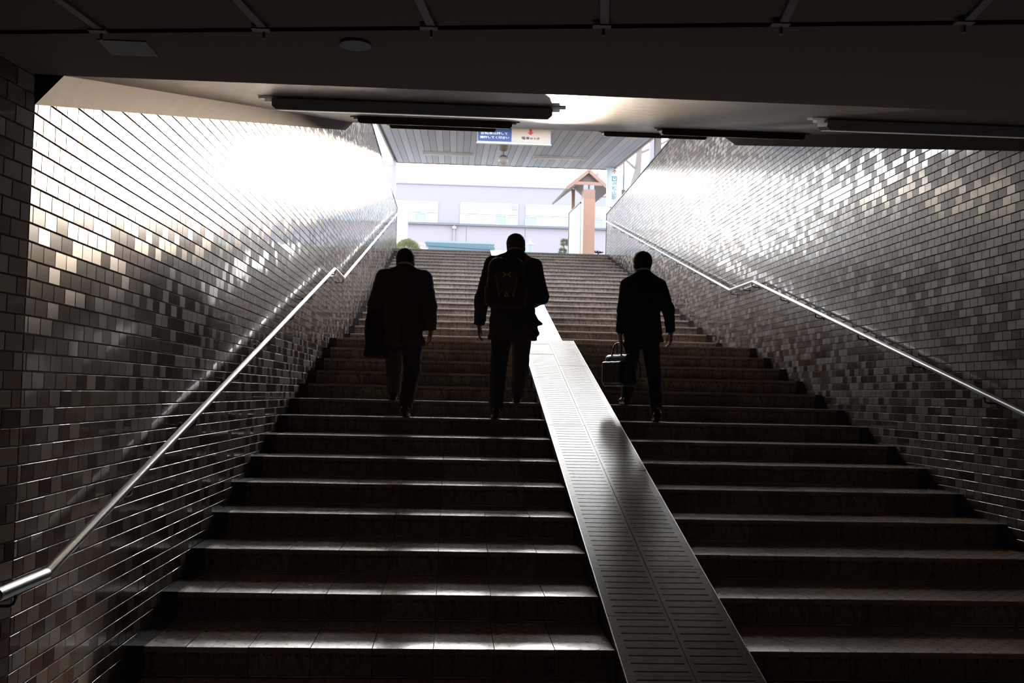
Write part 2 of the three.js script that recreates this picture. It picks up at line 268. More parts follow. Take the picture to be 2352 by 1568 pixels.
{ // the sloping bicycle ramp: grooved tiles in two columns
  const rp = structure('bicycle_ramp', 'sloping grooved tile ramp for bicycles up the middle of the stairs', 'ramp');
  const ln = Math.hypot(1, SLOPE);
  const up0 = [ -8.762, LOW * RISE + 0.002 ], up1 = [ZTOP + 0.0, STREET + 0.003], lo0 = [ZFLOOR, FLOOR], lo1 = [-7.775, 7.775 * SLOPE];
  mesh('ramp_body', merge([prismX([lo0, lo1, [lo1[0], lo1[1] - 0.3], [ZFLOOR, FLOOR - 0.3]], RAMP0, RAMP1), prismX([up0, up1, [up1[0], up1[1] - 0.35], [up0[0], up0[1] - 0.3]], RAMP0, RAMP1)]), M.groove, rp);
  const wcol = (RAMP1 - RAMP0) / 2, cache = {};
  const panel = (len, side) => { const k = len.toFixed(3) + side; if (cache[k]) return cache[k]; const w = wcol - 0.0035, l = len - 0.004, s = new THREE.Shape([new THREE.Vector2(-w / 2, -l / 2), new THREE.Vector2(w / 2, -l / 2), new THREE.Vector2(w / 2, l / 2), new THREE.Vector2(-w / 2, l / 2)]);
    const n = Math.round(len / 0.0772); for (let i = 0; i < n; i++) { const y = -l / 2 + (i + 0.5) * l / n, x0 = side < 0 ? -w / 2 + 0.045 : -w / 2 + 0.022, x1 = side < 0 ? w / 2 - 0.018 : w / 2 - 0.042; s.holes.push(new THREE.Path([new THREE.Vector2(x0, y - 0.0052), new THREE.Vector2(x0, y + 0.0052), new THREE.Vector2(x1, y + 0.0052), new THREE.Vector2(x1, y - 0.0052)])); }
    const g = new THREE.ExtrudeGeometry(s, { depth: 0.012, bevelEnabled: false }), p = g.attributes.position, uv = g.attributes.uv; for (let i = 0; i < p.count; i++) uv.setXY(i, (p.getX(i) + w / 2) / 0.33, (p.getY(i) + l / 2) / 0.65); g.rotateX(-Math.PI / 2); return cache[k] = g; };
  const run = (zA, zB, yOf, start) => { const cuts = [zA]; for (let z = start; z > zB + 0.05; z -= 0.6) if (z < zA - 0.05) cuts.push(z); cuts.push(zB);
    for (let i = 1; i < cuts.length; i++) for (const s of [-1, 1]) { const z0 = cuts[i - 1], z1 = cuts[i], o = mesh('ramp_tile', panel((z0 - z1) * ln, s), M.ramp[Math.floor(rnd() * 3)], rp); o.position.set((RAMP0 + RAMP1) / 2 + s * wcol / 2, yOf((z0 + z1) / 2) + rr(-0.0006, 0.0006), (z0 + z1) / 2); o.rotation.x = Math.atan(SLOPE) + rr(-1, 1) * 0.003; o.rotation.z = rr(-1, 1) * 0.003; } };
  run(1.06, lo1[0], (z) => -z * SLOPE, 0.86);
  run(up0[0] - 0.01, up1[0], (z) => up0[1] + (up0[0] - z) * (up1[1] - up0[1]) / (up0[0] - up1[0]), -9.2);
  mesh('edge_angle', merge([lo0, up0].map((a, i) => { const b = i ? up1 : lo1; return [RAMP0, RAMP1].map((x) => prismX([[a[0], a[1] + 0.004], [b[0], b[1] + 0.004], [b[0], b[1] + 0.015], [a[0], a[1] + 0.015]], x - 0.0025, x + 0.0025)); }).flat()), M.steel, rp, 'thin metal edge along the ramp');
}
{ // floor of the passage, behind and under the camera
  const f = structure('floor', 'dark tiled passage floor below the first step', 'floor');
  mesh('floor_slab', box(-5.5, 5.5, FLOOR - 0.3, FLOOR, ZFLOOR, 14.2), M.core, f);
}

// ------------------------------------------------------------------ roof, ceilings, passage shell
{
  const c = structure('ceiling', 'dark sprayed concrete soffit sloping up over the stairs', 'ceiling');
  const shape = new THREE.Shape();
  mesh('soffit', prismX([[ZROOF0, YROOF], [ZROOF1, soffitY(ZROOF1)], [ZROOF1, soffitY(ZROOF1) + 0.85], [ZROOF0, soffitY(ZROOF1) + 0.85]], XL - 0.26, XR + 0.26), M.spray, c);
  const h = (x0, dx, dy) => { const g = new THREE.BufferGeometry(), z0 = ZROOF0, z1 = ZROOF1, a = [x0, soffitY(z0) + 0.02, z0], b = [x0 + dx, soffitY(z0) + 0.02, z0], b2 = [x0 + dx, soffitY(z0), z0], d = [x0, soffitY(z0) - dy, z0], s = soffitY(z1) - soffitY(z0), k = (p) => [p[0], p[1] + s, z1];
    const ring = [a, b, b2, d], P = []; for (let i = 0; i < 4; i++) { const p = ring[i], n = ring[(i + 1) % 4]; P.push(...p, ...k(p), ...k(n), ...p, ...k(n), ...n); } for (const f of [(p) => p, k]) P.push(...f(a), ...f(b), ...f(b2), ...f(a), ...f(b2), ...f(d));
    g.setAttribute('position', new THREE.Float32BufferAttribute(P, 3)); const uv = []; for (let i = 0; i < P.length; i += 3) uv.push(P[i] + P[i + 1] * 0.5, P[i + 2]); g.setAttribute('uv', new THREE.Float32BufferAttribute(uv, 2)); g.computeVertexNormals(); return g; };
  mesh('haunch', h(XL, 0.10, 0.112), M.sprayRough, c); mesh('haunch', h(XR, -0.185, 0.125), M.sprayRough, c);
}
{
  const k = 0.1455, zl = (x) => 1.965 + k * x;                        // the passage lies at an angle of about eight degrees
  const c = structure('ceiling_passage', 'dark flat ceiling of the passage with thin jointing strips', 'ceiling');
  const flat = new THREE.ExtrudeGeometry(new THREE.Shape([[-3, zl(-3)], [5, zl(5)], [5, ZROOF0], [-3, ZROOF0]].map(([x, z]) => new THREE.Vector2(x, -z))), { depth: 0.5, bevelEnabled: false }); flat.rotateX(-Math.PI / 2); flat.translate(0, YROOF, 0);
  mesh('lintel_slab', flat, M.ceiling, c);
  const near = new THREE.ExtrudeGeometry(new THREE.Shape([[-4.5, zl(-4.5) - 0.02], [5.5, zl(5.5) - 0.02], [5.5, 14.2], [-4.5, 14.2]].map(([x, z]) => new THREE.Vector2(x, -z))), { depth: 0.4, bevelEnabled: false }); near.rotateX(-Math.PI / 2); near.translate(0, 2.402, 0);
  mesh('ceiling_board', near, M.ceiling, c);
  for (let x = -1.62; x < 3.6; x += 0.53) {
    const a = V(x, 2.397, zl(x) + 0.03), b = a.clone().add(V(-k * 6, 0, 6)), mid = a.clone().lerp(b, 0.5), g = new THREE.BoxGeometry(0.026, 0.016, a.distanceTo(b)); g.rotateY(-Math.atan(k)); g.translate(mid.x, mid.y, mid.z);
    const s = mesh('joint_strip', g, M.fixture, c); mesh('strip_clip', merge([box(x - 0.035, x + 0.02, 2.385, 2.391, zl(x) + 0.01, zl(x) + 0.04), box(x - 0.004, x + 0.004, 2.365, 2.40, zl(x) - 0.004, zl(x) + 0.012)]), M.core, s);
  }
  mesh('access_hatch', box(-1.127, -0.97, YROOF - 0.004, YROOF + 0.01, 1.60, 1.75), M.darkTrim, c);
  const d = new THREE.CylinderGeometry(0.052, 0.052, 0.012, 28); d.translate(-0.28, YROOF - 0.004, 1.813); mesh('detector_plate', d, M.darkTrim, c);
}
{
  const w = structure('wall_passage_right', 'unlit passage wall to the right behind the camera', 'wall');
  const g = new THREE.BoxGeometry(0.25, 3.6, 13.2); g.rotateY(-0.1455); g.translate(3.9 + 0.13 - 0.93, 1.1, 7.85); mesh('wall_slab', g, M.core, w);
  const b = structure('wall_back', 'unlit end wall of the passage behind the camera', 'wall'); mesh('wall_slab', box(-5.5, 5.5, FLOOR - 0.3, 3.0, 14.0, 14.3), M.core, b);
}
{ // street level around the stairwell
  const s = structure('street_ground', 'pale street paving around the top of the stairs', 'ground');
  mesh('paving', merge([box(-40, XL - 0.2, STREET - 0.35, STREET, -60, 20), box(XR + 0.2, 45, STREET - 0.35, STREET, -60, 20), box(XL - 0.2, XR + 0.2, STREET - 0.35, STREET - 0.001, -60, ZTOP - 0.03), box(XL - 0.2, XR + 0.2, STREET + 0.6, STREET + 0.75, ZROOF1 + 0.02, 20)]), M.concrete, s);
}

// ------------------------------------------------------------------ handrails
function handrail(label, x, wallX, pts, brackets, sleeve) {
  const t = thing('handrail', label, 'handrail', [0, 0, 0], { group: 'steel handrails on the stair walls' });
  const P = pts.map(([z, y]) => V(x, y, z)), g = [];
  for (let i = 1; i < P.length; i++) g.push(bar(P[i - 1], P[i], 0.0195, 16)); for (const p of P) g.push(ball(p, 0.0197, 14));
  mesh('pipe', merge(g), M.steel, t);
  if (sleeve) mesh('sleeve', bar(V(x, sleeve[0][1], sleeve[0][0]), V(x, sleeve[1][1], sleeve[1][0]), 0.0235, 18), M.steel, t, 'bright sleeve at the lower bend');
  const yAt = (z) => { for (let i = 1; i < pts.length; i++) { const a = pts[i - 1], b = pts[i]; if (z <= a[0] && z >= b[0]) return a[1] + (b[1] - a[1]) * (z - a[0]) / (b[0] - a[0]); } return pts.at(-1)[1]; };
  const s = Math.sign(wallX - x);
  for (const z of brackets) { const y = yAt(z); const b = mesh('wall_bracket', tube([V(x, y - 0.018, z), V(x, y - 0.05, z), V(x + s * 0.012, y - 0.064, z), V(wallX - s * 0.004, y - 0.066, z)], 0.0065, 7), M.steelDark, t); const d = new THREE.CylinderGeometry(0.022, 0.022, 0.008, 14); d.rotateZ(Math.PI / 2); d.translate(wallX - s * 0.002, y - 0.066, z); mesh('rosette', d, M.steelDark, b); }
  return t;
}
const series = (a, b, d) => { const o = []; for (let z = a; z > b; z -= d) o.push(z); return o; };
handrail('steel pipe handrail on the sunlit left tile wall', XL + 0.085, XL, [[2.6, 0.57], [1.26, 0.563], [-7.31, 2.727], [-8.3, 2.727], [-20.4, 5.75]], [1.5, ...series(0.265, -7.2, 1.135), -7.36, -8.25, ...series(-8.84 - 0.35, -20, 1.19)], [[1.66, 0.567], [1.25, 0.563]]);
handrail('steel pipe handrail on the shaded right tile wall', XR - 0.085, XR, [[1.3, 0.53], [-7.574, 2.75], [-8.659, 2.75], [-20.4, 5.68]], [...series(0.35, -7, 1.137), -7.62, -8.02, -8.6, ...series(-9.746, -20, 1.19)]);

// ------------------------------------------------------------------ ceiling lamps (switched off)
function ceilingLamp(x0, x1, z, label) {
  const t = thing('ceiling_lamp', label, 'ceiling lamp', [(x0 + x1) / 2, soffitY(z), z], { group: 'unlit strip lamps under the stair soffit' }), L = (x1 - x0) / 2;
  t.rotation.x = Math.atan(0.25);
  mesh('mounting_plate', box(-L - 0.07, L + 0.07, -0.012, 0.004, -0.045, 0.045), M.whitePaint, t);
  const sh = new THREE.Shape([[-L, 0], [L, 0], [L, -0.035], [L - 0.02, -0.052], [-L + 0.02, -0.052], [-L, -0.035]].map(([a, b]) => new THREE.Vector2(a, b - 0.010)));
  const g = new THREE.ExtrudeGeometry(sh, { depth: 0.15, bevelEnabled: false }); g.translate(0, 0, -0.075); mesh('housing', g, M.fixture, t);
  mesh('bottom_trim', box(-L + 0.02, L - 0.02, -0.066, -0.0605, -0.07, 0.07), M.whitePaint, t, 'pale rim along the lamp bottom');
  for (const s of [-1, 1]) mesh('end_clip', box(s * (L + 0.012) - 0.03, s * (L + 0.012) + 0.03, -0.026, -0.010, -0.03, 0.03), M.whitePaint, t);
}
for (const [a, b, z, l] of [[-0.87, 0.53, -0.02, 'nearest dark strip lamp on the soffit above the left stairs'], [1.98, 3.38, -0.12, 'nearest dark strip lamp on the soffit above the right stairs'], [-0.86, 0.54, -4.15, 'second dark strip lamp back above the left stairs'], [2.0, 3.4, -4.55, 'second dark strip lamp back above the right stairs'], [-0.86, 0.54, -8.35, 'farthest strip lamp at the soffit edge above the left stairs'], [2.0, 3.4, -8.45, 'farthest strip lamp at the soffit edge above the right stairs']]) ceilingLamp(a, b, z, l);

// ------------------------------------------------------------------ canopy over the head of the stairs
const CZ0 = -15.4, CZ1 = -22, canopyY = (z) => 7.37 - 0.0967 * (z + 22);
{
  const t = thing('canopy', 'board-lined canopy roof over the top of the stairs', 'canopy');
  const wood = [0, 1, 2].map((k) => mat([[0.34, 0.335, 0.36], [0.29, 0.285, 0.31], [0.40, 0.395, 0.42]][k], 0.55)), ln = Math.hypot(CZ0 - CZ1, canopyY(CZ1) - canopyY(CZ0)), tilt = Math.atan(0.0967), zc = (CZ0 + CZ1) / 2;
  const bg = new RoundedBoxGeometry(0.150, 0.022, ln - 0.04, 1, 0.004);
  for (let x = -1.56, i = 0; x < 4.12; x += 0.157, i++) { const b = mesh('ceiling_board', bg, wood[(i * 7 + (i >> 2)) % 3], t); b.position.set(x + 0.07, canopyY(zc) + 0.011 + rr(-0.002, 0.002), zc); b.rotation.x = tilt; }
  mesh('roof_deck', prismX([[CZ0, canopyY(CZ0) + 0.03], [CZ1, canopyY(CZ1) + 0.03], [CZ1, canopyY(CZ1) + 0.16], [CZ0, canopyY(CZ0) + 0.22]], -1.62, 4.19), M.darkTrim, t);
  const fas = mat([0.40, 0.34, 0.31], 0.5);
  mesh('fascia', box(-1.66, 4.23, canopyY(CZ1) - 0.015, canopyY(CZ1) + 0.2, CZ1 - 0.04, CZ1), fas, t);
  for (const x of [-1.66, 4.19]) mesh('side_fascia', prismX([[CZ0, canopyY(CZ0) - 0.03], [CZ1 - 0.04, canopyY(CZ1) - 0.03], [CZ1 - 0.04, canopyY(CZ1) + 0.2], [CZ0, canopyY(CZ0) + 0.25]], x, x + 0.04), fas, t);
  for (const z of [CZ0 - 0.5, CZ1 + 0.18]) for (const [x, w] of [[-1.72, 0.075], [4.215, 0.13]]) mesh('post', box(x - w / 2, x + w / 2, STREET, canopyY(z) + 0.05, z - w / 2, z + w / 2), x < 0 ? M.whitePaint : mat([0.16, 0.13, 0.12], 0.5), t);
  mesh('corner_bracket', merge([bar(V(4.26, 7.15, -21.8), V(4.72, 8.2, -21.8), 0.035, 8), bar(V(4.26, 7.55, -21.8), V(4.62, 7.95, -21.8), 0.03, 8)]), mat([0.45, 0.31, 0.22], 0.4), t);
}
for (const [x, l] of [[-0.215, 'white tube lamp under the canopy, left of the hanging sign'], [2.53, 'white tube lamp under the canopy, right of the hanging sign']]) {
  const t = thing('tube_lamp', l, 'lamp', [x, canopyY(-19.8), -19.8], { group: 'white tube lamps under the canopy' });
  mesh('base_plate', box(-0.63, 0.63, -0.03, 0.004, -0.06, 0.06), M.whitePaint, t);
  const g = new THREE.CylinderGeometry(0.022, 0.022, 1.2, 10); g.rotateZ(Math.PI / 2); g.translate(0, -0.055, 0); mesh('lamp_tube', g, M.tubeGlass, t);
  for (const s of [-1, 1]) mesh('tube_holder', box(s * 0.61 - 0.015, s * 0.61 + 0.015, -0.085, 0, -0.03, 0.03), M.whitePaint, t);
}
{ // ball-shaped loudspeaker pair hanging from the canopy
  const z = -17, y = canopyY(z), t = thing('hanging_speaker', 'brownish ball-shaped speaker hanging below the canopy boards', 'speaker', [1.03, 0, z]), m = mat([0.30, 0.25, 0.23], 0.5);
  mesh('upper_shell', new THREE.LatheGeometry([[0.0, 0.0], [0.06, 0.01], [0.1, 0.05], [0.108, 0.1], [0.104, 0.16], [0.09, 0.20], [0, 0.2]].map(([a, b]) => new THREE.Vector2(a, b)), 24).translate(0, 6.56, 0), m, t);
  mesh('neck', new THREE.CylinderGeometry(0.014, 0.014, 0.12, 10).translate(0, 6.5, 0), m, t);
  mesh('rod', new THREE.CylinderGeometry(0.02, 0.02, y - 6.74, 10).translate(0, (y + 6.74) / 2, 0), m, t);
  mesh('lower_ball', new THREE.SphereGeometry(0.105, 24, 18).translate(0, 6.37, 0), mat([0.62, 0.56, 0.52], 0.35), t, 'paler lower ball');
  mesh('hood', new THREE.SphereGeometry(0.109, 24, 10, 0, Math.PI * 2, 0, Math.PI * 0.36).translate(0, 6.375, 0), m, t);
}

// ------------------------------------------------------------------ lettering drawn stroke by stroke on a 10 x 10 grid
const GLYPH = {
  '自': '2,2 8,2 8,10 2,10 2,2|2,4.7 8,4.7|2,7.3 8,7.3|5,0 4,2', '転': '0,2 5,2|.5,3.5 4.5,3.5 4.5,6.5 .5,6.5 .5,3.5|.5,5 4.5,5|0,8 5,8|2.5,0 2.5,10|6,2 9.5,2|5.5,5 10,5|7.5,5 6,9.5 9.5,9|8.7,7 9.8,10',
  '車': '1,1.5 9,1.5|1.8,3 8.2,3 8.2,6.5 1.8,6.5 1.8,3|1.8,4.75 8.2,4.75|.3,8 9.7,8|5,0 5,10', 'は': '1.5,1 1,5 1.5,9.5|4,3 9.5,3|7,1 7,8 5.5,9.3 4,8.5 5,7.2 7,7.6 9.5,9.3',
  '押': '0,2.5 4,2.5|2,0 2,9.3 .8,9|0,6.5 4,5|5,1 9.5,1 9.5,6 5,6 5,1|5,3.5 9.5,3.5|7.2,1 7.2,10', 'し': '2.5,.5 2.5,7 4,9.3 6.5,9 9,6.5', 'て': '.8,1.8 9.2,1.2 5.5,3.5 4.5,6 5.5,8.5 8,9.5',
  '通': '1,1 2.2,2.2|.5,4 2.3,4 2.3,7.5 .5,9.5|2.3,8 4.5,9.6 10,9.6|4,.8 9,.8 7,2.3|4,8.3 4,2.8 9.2,2.8 9.2,8.3|4,4.6 9.2,4.6|4,6.3 9.2,6.3|6.6,2.8 6.6,8.3', '行': '3.5,.3 .5,3|3.8,3 .5,6.3|2.3,5 2.3,10|5,1.5 9.5,1.5|4.5,4.5 10,4.5|7.7,4.5 7.7,9.5 6.3,9.2',
  'く': '7,.5 2.8,5 7.3,9.7', 'だ': '.5,2.5 5.5,2.3|3.2,.3 1,9|5.5,5 9,4.8|5.2,7.5 6,9 9.3,9|7.5,.5 8.2,2|9,.2 9.7,1.7', 'さ': '1,2.8 9,2.2|4.5,.3 7.5,6 4,5.8|2,6.5 2.3,8.7 5,9.6 7.8,9.2', 'い': '1.8,1.8 2,6.5 3.2,8.7 4.2,7|7.5,2.5 9,6.5',
  '電': '1.5,.8 8.5,.8|.5,3.8 .5,2.2 9.5,2.2 9.5,3.8|5,.8 5,4.5|2.3,3 4,3|6,3 7.7,3|1.8,5.2 8.2,5.2 8.2,8.2 1.8,8.2 1.8,5.2|1.8,6.7 8.2,6.7|5,5.2 5,9.6 9.6,9.6 9.6,8.3', 'の': '5.3,2 4,7.5 2.3,8.2 1,6 2,3 5.3,1.5 8.5,3 9,6 6.5,9.2', 'り': '3,1 2.6,5 3.3,6 4,4.8|7,.8 7.3,5 5,9.6',
  'ば': '1.5,1 1,5 1.5,9.5|4,3 9.5,3|6.6,1 6.6,8 5.5,9.3 4,8.5 5,7.2 7,7.6 9.5,9.3|8.2,.2 8.7,1.6|9.4,0 9.9,1.4', '松': '0,3 4.5,3|2.2,0 2.2,10|2.2,3.5 .2,7.5|2.5,4 4.3,6|6.2,1 4.8,4.5|7.8,1 9.8,4.3|6.8,5 5.3,9 9,8.5|8.3,6.8 9.7,9.8', '山': '5,.5 5,9|1,3.5 1,9 9,9 9,3.5',
  '駅': '.5,.8 .5,6 4.6,6 4.3,9.5 3.4,9.3|.5,.8 4.3,.8|.5,2.5 4.2,2.5|.5,4.2 4.2,4.2|2.4,.8 2.4,6|.2,9.3 .5,7.3|1.6,8.8 1.4,7.4|2.7,8.6 2.4,7.4|5.8,1 9.3,1 9.3,4.5 5.8,4.5|5.8,1 5.8,5.5 5,9.8|7.3,4.5 9.8,9.8', 'J': '6.5,.5 6.5,7.5 5,9.5 3,9.3 1.8,7.5', 'R': '2,10 2,.7 6.5,.7 8,2 8,4 6.5,5.3 2,5.3|5.5,5.3 8.3,10',
};
function write(x, text, px, py, size, gap, color, lw, sizes = {}) {
  x.strokeStyle = color; x.lineWidth = lw; x.lineCap = 'round'; x.lineJoin = 'round';
  for (const ch of text) { const k = sizes[ch] ?? 1, s = size * k, oy = py + (size - s) * 0.8; for (const line of GLYPH[ch].split('|')) { x.beginPath(); line.split(' ').forEach((p, i) => { const [a, b] = p.split(',').map(Number); i ? x.lineTo(px + a * s / 10, oy + b * s / 10) : x.moveTo(px + a * s / 10, oy + b * s / 10); }); x.stroke(); } px += s + gap; }
}
function boardFace(w, h, tex, rough = 0.35) { const g = new THREE.PlaneGeometry(w, h); return [g, mat([1, 1, 1], rough, { map: tex })]; }
{ // hanging station sign: blue notice and cream direction panel
  const x0 = 0.438, x1 = 1.934, y0 = 6.468, y1 = 6.868, z = -15.75, t = thing('hanging_sign', 'blue and cream Japanese sign hanging at the canopy edge', 'sign', [0, 0, z]);
  mesh('frame', box(x0 - 0.012, x1 + 0.012, y0 - 0.045, y1 + 0.02, -0.07, 0), mat([0.60, 0.59, 0.57], 0.35), t);
  const xm = 1.134, left = canvas(512, 430, (x, w, h) => { x.fillStyle = '#3d5590'; x.fillRect(0, 0, w, h); const s = { 'は': 0.8, 'し': 0.85, 'て': 0.85 }; write(x, '自転車は押して', 40, 222, 58, 6, '#eef0f4', 9, s); write(x, '通行してください', 34, 318, 51, 5, '#eef0f4', 9); });
  const right = canvas(600, 430, (x, w, h) => { x.fillStyle = '#dcc9b4'; x.fillRect(0, 0, w, h); x.fillStyle = '#d2493c'; x.beginPath(); x.moveTo(240, 205); x.lineTo(345, 205); x.lineTo(292, 268); x.fill(); x.fillRect(272, 130, 42, 80); write(x, '電車のりば', 152, 306, 60, 7, '#3b4454', 9, { 'の': 0.72, 'り': 0.72, 'ば': 0.72 }); });
  for (const [a, b, tx, n, l] of [[x0, xm - 0.004, left, 'notice_panel', 'blue panel with white lettering'], [xm + 0.004, x1, right, 'direction_panel', 'cream panel with a red arrow']]) { const [g, m] = boardFace(b - a, y1 - y0, tx); g.translate((a + b) / 2, (y0 + y1) / 2, 0.004); mesh(n, g, m, t, l); }
  mesh('bottom_rail', box(x0 - 0.03, x1 + 0.03, y0 - 0.05, y0 - 0.028, -0.075, 0.012), mat([0.66, 0.65, 0.64], 0.3), t);
  for (const x of [x0 + 0.2, x1 - 0.2]) mesh('hanger', bar(V(x, y1, -0.03), V(x, canopyY(z) + 0.03, -0.03), 0.012, 8), M.steelDark, t);
}
{ // upright station sign beside the right-hand post
  const t = thing('station_sign', 'tall white sign with red arrow and blue station lettering', 'sign', [4.18, 6.80, -21.55]), w = 0.35, h = 1.02;
  const m = mat([0.78, 0.80, 0.84], 0.35);
  mesh('cabinet', box(-w / 2 - 0.018, w / 2 + 0.018, -h / 2 - 0.018, h / 2 + 0.018, -0.12, 0), m, t);
  const tex = canvas(350, 1020, (x, W, H) => { x.fillStyle = '#dde8f4'; x.fillRect(0, 0, W, H); x.strokeStyle = '#cf6a60'; x.lineWidth = 22; x.beginPath(); x.moveTo(178, 150); x.lineTo(178, 55); x.moveTo(122, 105); x.lineTo(178, 50); x.lineTo(234, 105); x.stroke();
    x.strokeStyle = '#4a78a6'; x.lineWidth = 20; x.strokeRect(125, 232, 106, 108); x.fillStyle = '#4a78a6'; x.fillRect(156, 256, 46, 24); x.fillRect(160, 304, 12, 12); x.fillRect(186, 304, 12, 12);
    write(x, 'JR', 115, 372, 68, -2, '#4a78a6', 13); write(x, '松', 118, 478, 118, 0, '#4a78a6', 11); write(x, '山', 118, 604, 112, 0, '#4a78a6', 13); write(x, '駅', 118, 722, 118, 0, '#4a78a6', 12);
    x.fillStyle = '#8fb0cf'; x.fillRect(60, 872, 230, 10); x.fillStyle = '#d3e0ee'; x.fillRect(60, 900, 230, 60); });
  const [g, fm] = boardFace(w, h, tex); g.translate(0, 0, 0.003); mesh('face', g, fm, t);
  mesh('arm', merge([box(-0.08, 0.08, -h / 2 - 0.08, -h / 2 - 0.018, -0.1, -0.02), box(-0.03, 0.03, -1.93, -h / 2 - 0.05, -0.09, -0.03)]), M.darkTrim, t);
}
{
  const t = thing('side_sign', 'narrow pale pink sign board by the left canopy post', 'sign', [-1.74, 6.80, -21.5]);
  mesh('cabinet', box(-0.16, 0.16, -0.52, 0.52, -0.10, 0), mat([0.70, 0.60, 0.66], 0.4), t);
  mesh('header_panel', box(-0.155, 0.155, 0.36, 0.5, 0, 0.006), mat([0.62, 0.58, 0.78], 0.4), t);
  mesh('arm', merge([box(0.0, 0.1, 0.2, 0.26, -0.40, -0.05), box(-0.03, 0.03, -1.93, -0.5, -0.09, -0.03)]), M.darkTrim, t);
}

// ------------------------------------------------------------------ roofed notice shelter with orange pillar
{
  const t = thing('notice_shelter', 'gabled notice shelter with an orange pillar at the head of the stairs', 'shelter', [3.81, STREET, -24], { turn: 0.075 });
  const timber = mat([0.36, 0.21, 0.15], 0.55), under = mat([0.20, 0.165, 0.145], 0.7), orange = mat([0.44, 0.235, 0.155], 0.45), ap = 7.78 - STREET, ev = 7.24 - STREET, hw = 0.64, depth = 2.5;
  const slope = Math.atan2(ap - ev, hw), sl = Math.hypot(ap - ev, hw);
  const plane = (s) => { const sh = new THREE.Shape([[0, 0], [sl, 0], [sl, depth], [0, depth]].map(([a, b]) => new THREE.Vector2(a, b))); if (s < 0) for (const [a, b, c, d] of [[0.26, 0.5, 1.0, 1.5], [0.45, 0.66, 1.65, 2.1]]) sh.holes.push(new THREE.Path([[a, c], [a, d], [b, d], [b, c]].map(([p, q]) => new THREE.Vector2(p, q)))); const g = new THREE.ExtrudeGeometry(sh, { depth: 0.05, bevelEnabled: false }); g.applyMatrix4(new THREE.Matrix4().makeBasis(V(s * Math.cos(slope), -Math.sin(slope), 0), V(0, 0, -1), V(s * Math.cos(slope), -Math.sin(slope), 0).cross(V(0, 0, -1)))); g.translate(0, ap - (s < 0 ? 0.0 : 0.0), 0); return g; };
  for (const s of [-1, 1]) { mesh('roof_plane', plane(s), under, t); mesh('barge_board', prismBar(V(0, ap - 0.02, 0.03), V(s * hw, ev - 0.02, 0.03), 0.10, 0.05), timber, t); }
  mesh('tie_beam', box(-0.44, 0.44, ap - 0.44, ap - 0.35, -0.03, 0.05), timber, t);
  mesh('gable_panel', prismZ([[-0.36, ap - 0.36], [0.36, ap - 0.36], [0, ap - 0.06]], -0.12, -0.10), under, t);
  for (const x of [-0.09, 0.09]) mesh('lamp_box', new RoundedBoxGeometry(0.13, 0.16, 0.12, 2, 0.012).translate(x - 0.0, ap - 0.53, 0.03), mat([0.34, 0.35, 0.40], 0.4), t);
  mesh('pillar', merge([box(-0.17, 0.17, 0, 2.05, -0.17, 0.17), box(-0.19, 0.19, 0, 0.15, -0.19, 0.19)]), orange, t, 'orange pillar');
  mesh('pillar_cap', box(-0.165, 0.165, 2.05, 2.32, -0.165, 0.165), timber, t);
  const gl = mat([0.40, 0.56, 0.60], 0.35, { transmission: 0.35, thickness: 0 });
  const fr = mesh('glass_screen', prismX([[-0.2, 0.12], [-1.95, 0.12], [-1.95, 1.98], [-0.2, 1.98]], -0.185, -0.17), gl, t, 'pale blue glass side screen');
  mesh('screen_frame', merge([box(-0.2, -0.155, 0, 2.02, -1.99, -1.95), box(-0.2, -0.155, 1.98, 2.02, -1.95, -0.2), box(-0.2, -0.155, 0.08, 0.12, -1.95, -0.2)]), M.darkTrim, fr);
  mesh('rear_post', box(-0.05, 0.05, 0, ap - 0.1, -2.4, -2.3), timber, t);
}
function prismBar(a, b, h, d) { const dir = b.clone().sub(a), g = new THREE.BoxGeometry(dir.length(), h, d); g.rotateZ(Math.atan2(dir.y, dir.x)); g.translate((a.x + b.x) / 2, (a.y + b.y) / 2, (a.z + b.z) / 2); return g; }
function prismZ(xy, z0, z1) { const g = new THREE.ExtrudeGeometry(new THREE.Shape(xy.map(([a, b]) => new THREE.Vector2(a, b))), { depth: z1 - z0, bevelEnabled: false }); g.translate(0, 0, z0); return g; }

